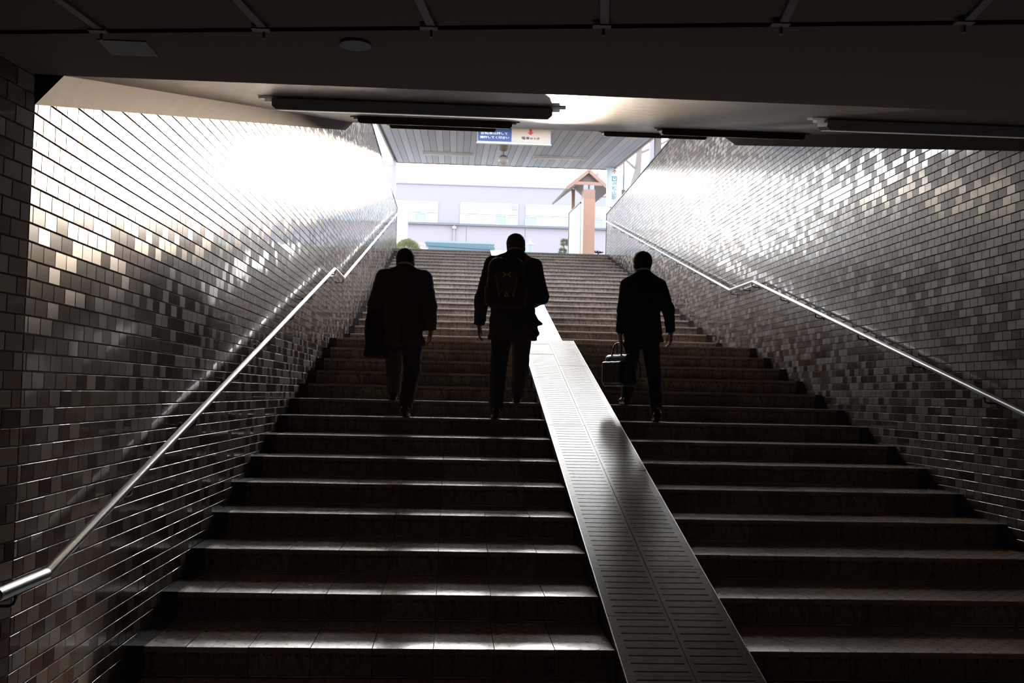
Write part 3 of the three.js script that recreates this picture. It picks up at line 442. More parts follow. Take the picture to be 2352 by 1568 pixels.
// ------------------------------------------------------------------ office building across the street
{
  const t = thing('office_building', 'pale lavender two-storey building across the street with white windows', 'building', [0, STREET, -45]), Y = (y) => y - STREET;
  const wall = mat([0.345, 0.315, 0.345], 0.7), pink = mat([0.37, 0.32, 0.34], 0.7), dark = mat([0.17, 0.175, 0.20], 0.6), frame = mat([0.60, 0.60, 0.61], 0.4), pane = mat([0.50, 0.52, 0.54], 0.25), pane2 = mat([0.33, 0.39, 0.43], 0.2);
  mesh('upper_wall', box(-3.75, 24, Y(9.6), Y(11.5), -9, 0), wall, t); mesh('lower_wall', box(-3.75, 24, 0, Y(9.5), -9, -0.02), pink, t);
  mesh('ledge', box(-3.8, 24.05, Y(9.5), Y(9.6), -9.05, 0.14), dark, t); mesh('coping', box(-3.81, 24.06, Y(11.5), Y(11.56), -9.1, 0.06), wall, t);
  for (let x = -2.4; x < 24; x += 2.9) mesh('wall_joint', box(x - 0.012, x + 0.012, 0, Y(9.48), -0.021, -0.012), dark, t);
  mesh('downpipe', merge([bar(V(-0.1, Y(8.2), 0.06), V(-0.1, Y(9.5), 0.06), 0.05, 10), box(-0.2, 0, Y(9.32), Y(9.46), 0, 0.14)]), pink, t);
  const cell = (x0, x1, y0, y1, p) => { const w = mesh('window', merge([box(x0, x1 - 0.002, y0, y0 + 0.05, 0, 0.05), box(x0, x1 - 0.002, y1 - 0.05, y1, 0, 0.05), box(x0, x0 + 0.04, y0 + 0.0505, y1 - 0.0505, 0, 0.05), box(x1 - 0.04, x1 - 0.002, y0 + 0.0505, y1 - 0.0505, 0, 0.05)]), frame, t); mesh('pane', box(x0 + 0.04, x1 - 0.04, y0 + 0.05, y1 - 0.05, 0.005, 0.02), p, w); };
  for (const [x0, n] of [[-3.2, 4], [0.17, 5], [3.40, 5], [6.70, 5], [10.1, 5]]) for (let i = 0; i < n; i++) { const w = 0.572; cell(x0 + i * w, x0 + (i + 1) * w, Y(10.1), Y(10.66), pane); cell(x0 + i * w, x0 + (i + 1) * w, Y(9.6), Y(10.08), (i * 5 + Math.round(x0)) % 4 === 3 ? pane2 : pane); }
  const v = mesh('vent_louvre', box(2.70, 2.98, Y(10.36), Y(10.62), 0.045, 0.07), frame, t); for (let k = 0; k < 4; k++) mesh('louvre_blade', box(2.71, 2.97, Y(10.39) + k * 0.06, Y(10.405) + k * 0.06, 0.068, 0.085), dark, v);
}
{ // a longer, lower block down the street on the left; the right-hand tiles mirror the sky above it
  const t = thing('distant_building', 'long low grey building far down the street on the left', 'building', [-24, STREET, -58]), w = mat([0.30, 0.29, 0.30], 0.8), d = mat([0.14, 0.15, 0.17], 0.4);
  mesh('wall', box(-17, 18.5, 0, 5.6, -8, 0), w, t); mesh('coping', box(-17.1, 18.6, 5.6, 5.75, -8.1, 0.1), w, t);
  for (let i = 0; i < 11; i++) for (const y of [0.8, 3.3]) mesh('window', box(-15.8 + i * 3.1, -14.0 + i * 3.1, y, y + 1.3, -0.05, 0.04), d, t);
}
{
  const t = thing('bicycle_shelter', 'low teal-blue flat roof seen just above the top step', 'shelter', [0, STREET, -33]), teal = mat([0.085, 0.15, 0.185], 0.5), pale = mat([0.26, 0.34, 0.36], 0.5);
  mesh('roof_sheet', prismX([[0.0, 2.00], [-2.2, 2.12], [-2.2, 2.17], [0.0, 2.06]], -1.15, 1.47), pale, t);
  mesh('fascia', prismZ([[-1.1, 2.0], [1.47, 1.88], [1.47, 1.78], [-1.1, 1.87]], 0, 0.08), teal, t);
  mesh('side_panel', prismZ([[-1.02, 1.88], [1.42, 1.78], [1.42, 1.2], [-1.02, 1.2]], -0.02, 0.02), mat([0.13, 0.20, 0.23], 0.5), t);
  for (const x of [-1.0, 1.38]) for (const z of [-0.05, -2.1]) mesh('post', box(x - 0.03, x + 0.03, 0, 1.9, z - 0.03, z + 0.03), M.steel, t);
  mesh('gutter', merge([bar(V(-1.35, 1.95, 0.05), V(-1.08, 1.88, 0.05), 0.025, 8), bar(V(-1.3, 1.78, 0.05), V(-1.06, 1.72, 0.05), 0.025, 8)]), M.whitePaint, t);
}
{
  const t = thing('street_lamp', 'old-fashioned white lantern street lamp behind the middle man\'s head', 'street lamp', [2.577, STREET, -30]), y = 6.17 - STREET, m = mat([0.42, 0.46, 0.48], 0.4);
  mesh('post', new THREE.CylinderGeometry(0.045, 0.06, y, 12).translate(0, y / 2, 0), m, t);
  mesh('lantern', new THREE.CylinderGeometry(0.145, 0.085, 0.27, 6).translate(0, y + 0.135, 0), mat([0.38, 0.42, 0.43], 0.3), t);
  mesh('lantern_roof', merge([new THREE.CylinderGeometry(0.05, 0.17, 0.09, 6).translate(0, y + 0.315, 0), new THREE.CylinderGeometry(0.035, 0.05, 0.06, 8).translate(0, y + 0.39, 0)]), m, t);
  mesh('finial', merge([new THREE.SphereGeometry(0.024, 8, 6).translate(0, y + 0.43, 0), new THREE.ConeGeometry(0.012, 0.09, 6).translate(0, y + 0.48, 0)]), m, t);
}
function blades(n, place, len, w, bend) { const P = []; for (let i = 0; i < n; i++) { const [p, d] = place(), l = len * rr(0.6, 1.2), s = V(rr(-1, 1), rr(-0.3, 0.3), rr(-1, 1)).normalize().multiplyScalar(w / 2), m = p.clone().addScaledVector(d, l * 0.55), e = p.clone().addScaledVector(d, l).add(V(rr(-1, 1), -rnd(), rr(-1, 1)).multiplyScalar(bend)); for (const q of [p.clone().sub(s), p.clone().add(s), m.clone().add(s), p.clone().sub(s), m.clone().add(s), m.clone().sub(s), m.clone().sub(s), m.clone().add(s), e]) P.push(q.x, q.y, q.z); } const g = new THREE.BufferGeometry(); g.setAttribute('position', new THREE.Float32BufferAttribute(P, 3)); g.setAttribute('uv', new THREE.Float32BufferAttribute(new Float32Array(P.length / 3 * 2), 2)); g.computeVertexNormals(); return g; }
{
  const leaf = mat([0.40, 0.40, 0.22], 0.7, { transmission: 0.25, thickness: 0, side: THREE.DoubleSide }), t = thing('clipped_shrub', 'rounded yellow-green shrub at the head of the stairs on the left', 'shrub', [-1.27, STREET, -22.35]);
  mesh('foliage', blades(2600, () => { const a = rnd() * 6.283, e = rr(0.05, 1.5), d = V(Math.cos(a) * Math.cos(e), Math.sin(e), Math.sin(a) * Math.cos(e)); return [V(d.x * 0.30, 0.12 + d.y * 0.30, d.z * 0.26), d.clone().add(V(0, 0.5, 0)).normalize()]; }, 0.11, 0.014, 0.03), leaf, t);
  mesh('stem', merge([bar(V(0, 0, 0), V(0.05, 0.3, 0.02), 0.02, 6), bar(V(-0.08, 0, 0), V(-0.14, 0.28, 0), 0.016, 6), bar(V(0.1, 0, 0), V(0.17, 0.28, 0), 0.016, 6)]), mat([0.16, 0.11, 0.07], 0.8), t);
  const t2 = thing('small_tree', 'small leafy tree standing left of the pale glass screen', 'tree', [3.5, STREET, -27.5]), lf = mat([0.22, 0.24, 0.13], 0.7, { transmission: 0.25, thickness: 0, side: THREE.DoubleSide });
  for (const [x, y, r] of [[0.02, 1.32, 0.15], [-0.04, 1.02, 0.17], [0.1, 0.78, 0.13]]) mesh('leaf_cluster', blades(420, () => { const d = V(rr(-1, 1), rr(-0.7, 1), rr(-1, 1)).normalize(); return [V(x + d.x * r * 0.5, y + d.y * r * 0.4, d.z * r * 0.5), d]; }, 0.10, 0.022, 0.02), lf, t2);
  mesh('trunk', bar(V(0, 0, 0), V(0, 1.35, 0), 0.03, 8, 0.012), mat([0.16, 0.12, 0.09], 0.8), t2);
  const t3 = thing('dark_tuft', 'small dark leafy tuft beside the orange pillar base', 'plant', [3.86, STREET, -22.1]);
  mesh('leaves', blades(60, () => { const d = V(rr(-1, 1), rr(0.1, 0.6), rr(-0.5, 0.5)).normalize(); return [V(d.x * 0.05, 0.24, 0), d]; }, 0.11, 0.03, 0.02), mat([0.03, 0.035, 0.03], 0.6, { side: THREE.DoubleSide }), t3);
  mesh('stem', bar(V(0, 0, 0), V(0, 0.26, 0), 0.02, 6), mat([0.05, 0.04, 0.03], 0.7), t3);
}
{ // bare tree and poles beyond the right-hand parapet
  const t = thing('bare_tree', 'leafless tree with a crooked trunk beyond the right parapet', 'tree', [6.0, STREET, -30]), g = [], tw = [];
  const grow = (p, d, l, r, n) => { const e = p.clone().addScaledVector(d, l); (n > 2 ? g : tw).push(bar(p, e, r, n > 2 ? 9 : 5, r * 0.72)); if (!n) return; const k = n > 3 ? 2 : 3; for (let i = 0; i < k; i++) grow(e, d.clone().add(V(rr(-1, 1), rr(-0.25, 0.7), rr(-1, 1)).multiplyScalar(0.75)).normalize(), l * rr(0.58, 0.85), r * 0.66, n - 1); };
  grow(V(0, 0, 0), V(0.03, 1, 0).normalize(), 2.6, 0.17, 1); g.length = tw.length = 0;
  g.push(bar(V(0, 0, 0), V(0.02, 2.9, 0), 0.17, 10, 0.15), bar(V(0.02, 2.9, 0), V(0.12, 3.6, 0.05), 0.15, 10, 0.14), bar(V(0.12, 3.6, 0.05), V(0.3, 4.3, 0), 0.14, 10, 0.12), bar(V(0.3, 4.3, 0), V(0.38, 5.4, 0), 0.12, 10, 0.09));
  for (const [p, d, l] of [[V(0.38, 5.3, 0), V(0.3, 0.9, 0.1), 1.3], [V(0.3, 4.3, 0), V(-0.8, 0.6, 0.2), 0.9], [V(0.34, 4.9, 0), V(0.9, 0.45, -0.1), 1.0], [V(0.1, 3.5, 0), V(0.95, 0.25, 0.3), 0.8], [V(0.06, 3.2, 0), V(-0.9, 0.2, 0.1), 0.6], [V(0.36, 5.0, 0), V(-0.7, 0.8, -0.2), 1.0]]) grow(p, d.normalize(), l, 0.05, 4);
  const bark = mat([0.24, 0.20, 0.17], 0.85); mesh('trunk', merge(g), bark, t); mesh('branches', merge(tw), bark, t);
  const p = thing('utility_pole', 'thick purple-grey pole rising above the right parapet', 'pole', [6.04, STREET, -26]); mesh('shaft', new THREE.CylinderGeometry(0.095, 0.11, 6, 16).translate(0, 3, 0), mat([0.30, 0.27, 0.36], 0.5), p); mesh('band', new THREE.CylinderGeometry(0.113, 0.113, 0.06, 16).translate(0, 2.0, 0), M.steelDark, p);
  const q = thing('sign_pole', 'thin dark pole right of the station sign', 'pole', [4.70, STREET, -23.2]); mesh('shaft', new THREE.CylinderGeometry(0.024, 0.03, 3.7, 10).translate(0, 1.85, 0), mat([0.13, 0.13, 0.12], 0.5), q); mesh('foot', new THREE.CylinderGeometry(0.05, 0.05, 2.2, 10).translate(0, 1.1, 0), mat([0.08, 0.09, 0.08], 0.6), q);
}
{
  const t = thing('glass_panel', 'upright pale glass panel standing behind the shrub on the left', 'panel', [-1.55, STREET, -26]);
  mesh('pane', prismX([[0.3, 0.1], [-1.1, 0.1], [-1.1, 1.9], [0.3, 2.15]], -0.012, 0.012).rotateY(0.35), mat([0.80, 0.88, 0.90], 0.3, { transmission: 0.3, thickness: 0 }), t);
  mesh('upright', box(-0.13, -0.06, 0, 2.16, 0.27, 0.33), M.whitePaint, t);
}

// ------------------------------------------------------------------ people: distance fields meshed with surface nets
function surfaceNet(f, lo, hi, cell) {
  const n = [0, 1, 2].map((k) => Math.ceil((hi[k] - lo[k]) / cell) + 1), [nx, ny, nz] = n, D = new Float32Array(nx * ny * nz), id = (i, j, k) => i + nx * (j + ny * k);
  for (let k = 0; k < nz; k++) for (let j = 0; j < ny; j++) for (let i = 0; i < nx; i++) D[id(i, j, k)] = f(lo[0] + i * cell, lo[1] + j * cell, lo[2] + k * cell);
  const vi = new Int32Array(nx * ny * nz).fill(-1), P = [], I = [];
  const C = [[0, 0, 0], [1, 0, 0], [0, 1, 0], [1, 1, 0], [0, 0, 1], [1, 0, 1], [0, 1, 1], [1, 1, 1]], E = [[0, 1], [2, 3], [4, 5], [6, 7], [0, 2], [1, 3], [4, 6], [5, 7], [0, 4], [1, 5], [2, 6], [3, 7]];
  for (let k = 0; k < nz - 1; k++) for (let j = 0; j < ny - 1; j++) for (let i = 0; i < nx - 1; i++) {
    const v = C.map(([a, b, c]) => D[id(i + a, j + b, k + c)]); let neg = 0; for (const q of v) if (q < 0) neg++; if (!neg || neg === 8) continue;
    let x = 0, y = 0, z = 0, m = 0; for (const [a, b] of E) if ((v[a] < 0) !== (v[b] < 0)) { const t = v[a] / (v[a] - v[b]); x += C[a][0] + t * (C[b][0] - C[a][0]); y += C[a][1] + t * (C[b][1] - C[a][1]); z += C[a][2] + t * (C[b][2] - C[a][2]); m++; }
    vi[id(i, j, k)] = P.length / 3; P.push(lo[0] + (i + x / m) * cell, lo[1] + (j + y / m) * cell, lo[2] + (k + z / m) * cell);
  }
  const quad = (a, b, c, d, fl) => { if (a < 0 || b < 0 || c < 0 || d < 0) return; fl ? I.push(a, c, b, a, d, c) : I.push(a, b, c, a, c, d); };
  for (let k = 1; k < nz - 1; k++) for (let j = 1; j < ny - 1; j++) for (let i = 1; i < nx - 1; i++) {
    const d = D[id(i, j, k)] < 0;
    if (d !== (D[id(i + 1, j, k)] < 0)) quad(vi[id(i, j - 1, k - 1)], vi[id(i, j, k - 1)], vi[id(i, j, k)], vi[id(i, j - 1, k)], !d);
    if (d !== (D[id(i, j + 1, k)] < 0)) quad(vi[id(i - 1, j, k - 1)], vi[id(i - 1, j, k)], vi[id(i, j, k)], vi[id(i, j, k - 1)], !d);
    if (d !== (D[id(i, j, k + 1)] < 0)) quad(vi[id(i - 1, j - 1, k)], vi[id(i, j - 1, k)], vi[id(i, j, k)], vi[id(i - 1, j, k)], !d);
  }
  const g = new THREE.BufferGeometry(); g.setAttribute('position', new THREE.Float32BufferAttribute(P, 3)); g.setIndex(I);
  const uv = []; for (let i = 0; i < P.length; i += 3) uv.push((P[i] + P[i + 2]) * 30, P[i + 1] * 30); g.setAttribute('uv', new THREE.Float32BufferAttribute(uv, 2)); g.computeVertexNormals(); return g;
}
const smin = (a, b, k) => { const h = Math.max(k - Math.abs(a - b), 0) / k; return Math.min(a, b) - h * h * k * 0.25; };
const cone = (a, b, ra, rb) => { const d = [b[0] - a[0], b[1] - a[1], b[2] - a[2]], l2 = d[0] * d[0] + d[1] * d[1] + d[2] * d[2] || 1e-9; return (x, y, z) => { const px = x - a[0], py = y - a[1], pz = z - a[2]; let t = (px * d[0] + py * d[1] + pz * d[2]) / l2; t = t < 0 ? 0 : t > 1 ? 1 : t; return Math.hypot(px - t * d[0], py - t * d[1], pz - t * d[2]) - (ra + (rb - ra) * t); }; };
const ell = (c, r) => (x, y, z) => { const a = (x - c[0]) / r[0], b = (y - c[1]) / r[1], d = (z - c[2]) / r[2], k0 = Math.hypot(a, b, d), k1 = Math.hypot(a / r[0], b / r[1], d / r[2]); return k1 < 1e-9 ? -Math.min(...r) : k0 * (k0 - 1) / k1; };
// torso cross-sections: [y, centre x, centre z, half width, half depth], rising
const loft = (S) => (x, y, z) => { const n = S.length; let i = 0; while (i < n - 2 && y > S[i + 1][0]) i++; const a = S[i], b = S[i + 1]; let t = (y - a[0]) / (b[0] - a[0]); const tc = t < 0 ? 0 : t > 1 ? 1 : t, s = tc * tc * (3 - 2 * tc), L = (k) => a[k] + (b[k] - a[k]) * (0.5 * s + 0.5 * tc); const rx = L(3), rz = L(4), u = Math.abs(x - L(1)) / rx, w = Math.abs(z - L(2)) / rz; const d = (Math.pow(Math.pow(u, 2.3) + Math.pow(w, 2.3), 1 / 2.3) - 1) * Math.min(rx, rz); const e = Math.max(S[0][0] - y, y - S[n - 1][0]); return e > 0 ? Math.hypot(Math.max(d, 0), e) : Math.max(d, e); };
const union = (list, k) => (x, y, z) => { let d = 1e9; for (const f of list) d = smin(d, f(x, y, z), k); return d; };
const boundsOf = (pts, pad) => [[0, 1, 2].map((k) => Math.min(...pts.map((p) => p[k])) - pad), [0, 1, 2].map((k) => Math.max(...pts.map((p) => p[k])) + pad)];
const add3 = (a, b, k = 1) => [a[0] + b[0] * k, a[1] + b[1] * k, a[2] + b[2] * k], unit = (a) => { const l = Math.hypot(...a); return a.map((v) => v / l); }, sub3 = (a, b) => [a[0] - b[0], a[1] - b[1], a[2] - b[2]], cross3 = (a, b) => [a[1] * b[2] - a[2] * b[1], a[2] * b[0] - a[0] * b[2], a[0] * b[1] - a[1] * b[0]];

// a hand: palm, four fingers of unequal length in three bones each, and a thumb from the side of the palm
function handField(wrist, down, front, side, curl) {
  const dn = unit(down), lat = unit(cross3(dn, front)).map((v) => v * side), fr = unit(cross3(lat, dn)).map((v, i, a) => v * (a[0] * front[0] + a[1] * front[1] + a[2] * front[2] < 0 ? -1 : 1)), pts = [wrist];
  const at = (l, d, f) => add3(add3(add3(wrist, lat, l), dn, d), fr, f), parts = [];
  // the palm faces the thigh: its width runs front to back
  const W = fr, N = lat.map((v) => -v);
  const pa = (w, d, n) => add3(add3(add3(wrist, W, w), dn, d), N, n);
  parts.push(cone(pa(0, -0.03, 0), pa(0, 0.012, 0), 0.026, 0.025)); for (const w of [-0.026, -0.009, 0.009, 0.026]) parts.push(cone(pa(w * 0.55, 0.01, 0), pa(w, 0.082, 0.002), 0.0165, 0.0125));
  const fingers = [[0.029, 0.070, 0.0088], [0.010, 0.078, 0.0092], [-0.009, 0.073, 0.0088], [-0.027, 0.058, 0.0080]];
  for (const [w, len, r] of fingers) { let p = pa(w, 0.082, 0.002), a = curl * 0.5; for (const [k, add] of [[0.45, 0.0], [0.32, curl], [0.25, curl * 0.8]]) { a += add; const q = add3(add3(p, dn, Math.cos(a) * len * k), N, Math.sin(a) * len * k); parts.push(cone(p, q, r, r * 0.93)); p = q; pts.push(q); } }
  let p = pa(0.028, 0.022, 0.006); for (const [dd, ww, nn, r] of [[0.030, 0.020, 0.010, 0.0118], [0.026, 0.006, 0.008, 0.0100], [0.020, -0.002, 0.006, 0.0088]]) { const q = add3(add3(add3(p, dn, dd), W, ww), N, nn); parts.push(cone(p, q, r * 1.08, r)); p = q; pts.push(q); }
  return { f: union(parts, 0.006), pts };
}
const suit = (c, s = 0.25) => mat(c, 0.82, { sheen: s, sheenRoughness: 0.5, sheenColor: lin(0.05, 0.05, 0.055), bumpMap: texWeave, bumpScale: 0.0004 });
const skinMat = mat([0.46, 0.27, 0.19], 0.5), shirtMat = mat([0.72, 0.70, 0.68], 0.7), leather = mat([0.012, 0.011, 0.011], 0.28, { clearcoat: 0.4, clearcoatRoughness: 0.2 });

function person(label, pos, s) {
  const t = thing('person', label, 'person', pos, { group: 'three men climbing the stairs' });
  const J = s.j, H = s.head, cy = Math.cos(H.pitch), sy = Math.sin(H.pitch), ca = Math.cos(H.yaw), sa = Math.sin(H.yaw), k = H.size / 0.112;
  // head space: x right, y up, z forward (towards -z in the world)
  const toHead = (x, y, z) => { let a = x - H.c[0], b = y - H.c[1], c = -(z - H.c[2]); const a1 = ca * a - sa * c, c1 = sa * a + ca * c; return [a1 / k, (cy * b + sy * c1) / k, (cy * c1 - sy * b) / k]; };
  const skullP = [ell([0, 0.018, -0.012], [0.074, 0.092, 0.092]), ell([0, -0.040, 0.022], [0.056, 0.070, 0.068]), ell([0, -0.082, 0.050], [0.030, 0.026, 0.030])], skull = union(skullP, 0.03);
  const face = union([ell([0.079, -0.012, -0.008], [0.010, 0.030, 0.020]), ell([-0.079, -0.012, -0.008], [0.010, 0.030, 0.020]), cone([0, 0.008, 0.084], [0, -0.032, 0.106], 0.008, 0.012), cone([-0.012, -0.036, 0.096], [0.012, -0.036, 0.096], 0.008, 0.008), cone([-0.018, -0.060, 0.086], [0.018, -0.060, 0.086], 0.0065, 0.0065), cone([-0.038, 0.022, 0.080], [0.038, 0.022, 0.080], 0.009, 0.009), ell([0.028, 0.004, 0.076], [0.012, 0.009, 0.010]), ell([-0.028, 0.004, 0.076], [0.012, 0.009, 0.010])], 0.006);
  const headF = (x, y, z) => { const [a, b, c] = toHead(x, y, z); return smin(skull(a, b, c), face(a, b, c), 0.008) * k; };
  const neckF = cone(J.neck, add3(H.c, [0, -0.03, 0.012]), 0.062 * k, 0.056 * k);
  // the body under the clothes, one continuous skin
  const limbs = [neckF, cone(J.shL, J.elL, 0.046, 0.038), cone(J.elL, J.wrL, 0.038, 0.026), cone(J.shR, J.elR, 0.046, 0.038), cone(J.elR, J.wrR, 0.038, 0.026), cone(J.hipL, J.knL, 0.072, 0.050), cone(J.knL, J.anL, 0.048, 0.034), cone(J.hipR, J.knR, 0.072, 0.050), cone(J.knR, J.anR, 0.048, 0.034), cone(J.anL, add3(J.anL, [0, -0.045, -0.11]), 0.032, 0.024), cone(J.anR, add3(J.anR, [0, -0.045, -0.11]), 0.032, 0.024), loft(s.torso.map(([y, x, z, w, d], i) => [i ? y : y + 0.07, x, z, w * 0.78, d * 0.72]))];
  const bodyF = union(limbs, 0.03), all = Object.values(J);
  const hands = s.hands.map((h) => handField(h.side < 0 ? J.wrL : J.wrR, h.down, h.front, h.side, h.curl));
  const geos = [surfaceNet(bodyF, ...boundsOf(all, 0.17), 0.0125)];
  geos.push(surfaceNet((x, y, z) => smin(headF(x, y, z), neckF(x, y, z), 0.03), add3(H.c, [-0.125, -0.19, -0.15]), add3(H.c, [0.125, 0.14, 0.15]), 0.0042));
  for (const h of hands) geos.push(surfaceNet(h.f, ...boundsOf(h.pts, 0.05), 0.0034));
  mesh('body', merge(geos), skinMat, t);
  // hair
  const hairF = (x, y, z) => { const [a, b, c] = toHead(x, y, z), n = 0.0035 * noise.noise(a * 90, b * 60, c * 90) + 0.002 * noise.noise(a * 220, b * 140, c * 220); const shell = skull(a, b, c) - 0.012 - n - 0.012 * Math.max(0, Math.min(1, (b - 0.02) * 12)); const line = c < 0 ? -0.050 + 0.0 * c : -0.050 + Math.min(0.115, c * 2.2); const ear = Math.abs(a) > 0.055 ? Math.max(0, 0.034 - Math.abs(c + 0.004)) * 0.9 : 0; return Math.max(shell, (line + ear + 0.004 * noise.noise(a * 70, 3, c * 70)) - b) * k; };
  mesh('hair', surfaceNet(hairF, add3(H.c, [-0.13, -0.14, -0.16]), add3(H.c, [0.13, 0.16, 0.16]), 0.0045), mat(H.hair, 0.6), t);
  // jacket
  const sl = s.sleeve, wr = (p, q, d) => add3(q, unit(sub3(p, q)), d);
  const jparts = [loft(s.torso), cone(J.shL, J.elL, sl[0], sl[1]), cone(J.elL, wr(J.elL, J.wrL, 0.0), sl[1], sl[2]), cone(J.shR, J.elR, sl[0], sl[1]), cone(J.elR, wr(J.elR, J.wrR, 0.0), sl[1], sl[2]), cone(add3(J.shL, [0.02, 0.012, 0]), add3(J.neck, [-0.04, 0.0, 0.01]), 0.058, 0.050), cone(add3(J.shR, [-0.02, 0.012, 0]), add3(J.neck, [0.04, 0.0, 0.01]), 0.058, 0.050), cone(add3(J.neck, [0, -0.035, 0.008]), add3(J.neck, [0, 0.034, -0.002]), 0.079 * k, 0.072 * k), ...(s.flap || []).map((e) => cone(...e))];
  const jac = union(jparts, 0.028), hem = s.torso[0][0];
  const jf = (x, y, z) => {
    let d = jac(x, y, z); const fold = 0.0050 * noise.noise(x * 9 + s.seed, y * 22, z * 9) + 0.0032 * noise.noise(x * 24, y * 34 + s.seed, z * 24); d += fold;
    if (z > 0 && y < hem + 0.24) d += 0.011 * Math.exp(-Math.pow((x - s.torso[0][1] - s.vent) / 0.008, 2)); if (z > 0) d += 0.0035 * Math.exp(-Math.pow((x - s.torso[1][1]) / 0.007, 2));
    for (const [w, e] of [[J.wrL, J.elL], [J.wrR, J.elR]]) { const u = unit(sub3(w, e)), q = (x - w[0]) * u[0] + (y - w[1]) * u[1] + (z - w[2]) * u[2]; if (Math.hypot(x - w[0], y - w[1], z - w[2]) < 0.12) d = Math.max(d, q - 0.004); }
    const top = sub3(J.neck, [0, -0.042, 0]); return Math.max(d, y - top[1] - 0.25 * (z - J.neck[2]) * 0 - (z - J.neck[2]) * 0.35);
  };
  mesh('jacket', surfaceNet(jf, ...boundsOf([J.shL, J.shR, J.elL, J.elR, J.wrL, J.wrR, [0, hem, 0.1], [0, hem, -0.2], J.neck], 0.155), 0.0085), s.cloth, t);
  // shirt collar
  const col = [J.neck[0], J.neck[1] + 0.042, J.neck[2] - 0.004];
  mesh('shirt_collar', surfaceNet((x, y, z) => { const ax = x - col[0], az = z - col[2], ay = y - col[1] - az * 0.35, r = Math.hypot(ax, az * 0.95); return Math.max(Math.abs(r - 0.066 * k) - 0.0055, Math.abs(ay) - 0.009); }, add3(col, [-0.1, -0.07, -0.1]), add3(col, [0.1, 0.07, 0.1]), 0.0042), shirtMat, t);
  // trousers
  const lg = s.leg, tparts = [cone(J.hipL, J.knL, lg[0], lg[1]), cone(J.knL, add3(J.anL, [0, -0.035, 0]), lg[1], lg[2]), cone(J.hipR, J.knR, lg[0], lg[1]), cone(J.knR, add3(J.anR, [0, -0.035, 0]), lg[1], lg[2]), ell([(J.hipL[0] + J.hipR[0]) / 2, J.hipL[1] + 0.05, J.hipL[2]], [lg[0] + 0.085, 0.14, lg[0] + 0.03])], tro = union(tparts, 0.018);
  const tf = (x, y, z) => { let d = tro(x, y, z) + 0.0055 * noise.noise(x * 10, y * 26 + s.seed, z * 10) + 0.003 * noise.noise(x * 30, y * 44, z * 30 + s.seed); for (const a of [J.anL, J.anR]) if (Math.hypot(x - a[0], z - a[2]) < 0.13 && Math.abs(y - a[1]) < 0.14) d = Math.max(d, a[1] - 0.042 - y + (z - a[2]) * 0.12); return d; };
  mesh('trousers', surfaceNet(tf, ...boundsOf([J.hipL, J.hipR, J.knL, J.knR, J.anL, J.anR, [J.hipL[0], J.hipL[1] + 0.08, 0]], 0.135), 0.0095), s.pants, t);
  // shoes: heel at the ankle, toe forward; lift raises the heel
  for (const [a, f] of [[J.anL, s.foot[0]], [J.anR, s.foot[1]]]) {
    const gy = f.ground, hl = [a[0], gy + 0.045 + f.lift, a[2] + 0.045], md = [a[0] + f.out * 0.5, gy + 0.040 + f.lift * 0.35, a[2] - 0.075], toe = [a[0] + f.out, gy + 0.034, a[2] - 0.185];
    const sf = union([cone(hl, md, 0.039, 0.040), cone(md, toe, 0.042, 0.034), cone(add3(a, [0, -0.01, 0.005]), hl, 0.043, 0.037)], 0.02);
    const sole = (z) => { const u = Math.max(0, Math.min(1, (z - md[2]) / (hl[2] - md[2]))); return gy + 0.002 + f.lift * u * 0.95; };
    const top = a[1] + 0.012;
    mesh('shoe', surfaceNet((x, y, z) => Math.max(sf(x, y, z), sole(z) - y, y - top), ...boundsOf([hl, toe, [a[0], top, a[2]]], 0.06), 0.0062), leather, t);
    const sg = surfaceNet((x, y, z) => Math.max(sf(x, y + 0.0, z) - 0.003, sole(z) - 0.0015 - y, y - sole(z) - (z > a[2] + 0.0 ? 0.020 : 0.010)), ...boundsOf([hl, toe], 0.07), 0.0062);
    mesh('shoe_sole', sg, mat([0.02, 0.018, 0.016], 0.6), t);
  }
  return t;
}
const STEP7 = nose(7)[0], BASEZ = -4.45;
const black = suit([0.075, 0.068, 0.063]), charcoal = suit([0.095, 0.078, 0.067]), navy = suit([0.026, 0.026, 0.029]);
// heights are above tread 7; the forward foot stands one rise higher on tread 8
person('stocky man in a dark suit with head bowed, leftmost of the three', [-0.42, STEP7, BASEZ], {
  seed: 3, cloth: charcoal, pants: suit([0.062, 0.056, 0.052]), vent: 0.0,
  head: { c: [0.004, 1.452, -0.075], pitch: -0.38, yaw: 0.05, size: 0.112, hair: [0.020, 0.016, 0.014] },
  j: { neck: [0.004, 1.365, -0.015], shL: [-0.185, 1.290, -0.005], elL: [-0.262, 1.03, 0.02], wrL: [-0.262, 0.82, -0.10], shR: [0.185, 1.290, -0.005], elR: [0.245, 1.03, 0.03], wrR: [0.262, 0.815, -0.01], hipL: [-0.085, 0.76, -0.04], hipR: [0.085, 0.76, -0.02], knL: [-0.085, 0.50, -0.20], knR: [0.095, 0.42, 0.0], anL: [-0.090, 0.235, -0.335], anR: [0.050, 0.105, 0.175] },
  torso: [[0.655, 0.0, -0.01, 0.215, 0.150], [0.80, 0.0, -0.01, 0.215, 0.150], [0.98, 0.0, -0.01, 0.205, 0.145], [1.15, 0.0, -0.005, 0.212, 0.142], [1.27, 0.0, 0.0, 0.195, 0.118], [1.34, 0.0, 0.0, 0.13, 0.085]],
  sleeve: [0.082, 0.066, 0.052], leg: [0.100, 0.078, 0.062],
  hands: [{ side: -1, down: [0, -1, -0.2], front: [0, 0, -1], curl: 0.75 }, { side: 1, down: [0.02, -1, -0.12], front: [0, 0, -1], curl: 0.45 }],
  foot: [{ ground: RISE, lift: 0, out: -0.015 }, { ground: 0, lift: 0.012, out: 0.012 }],
});
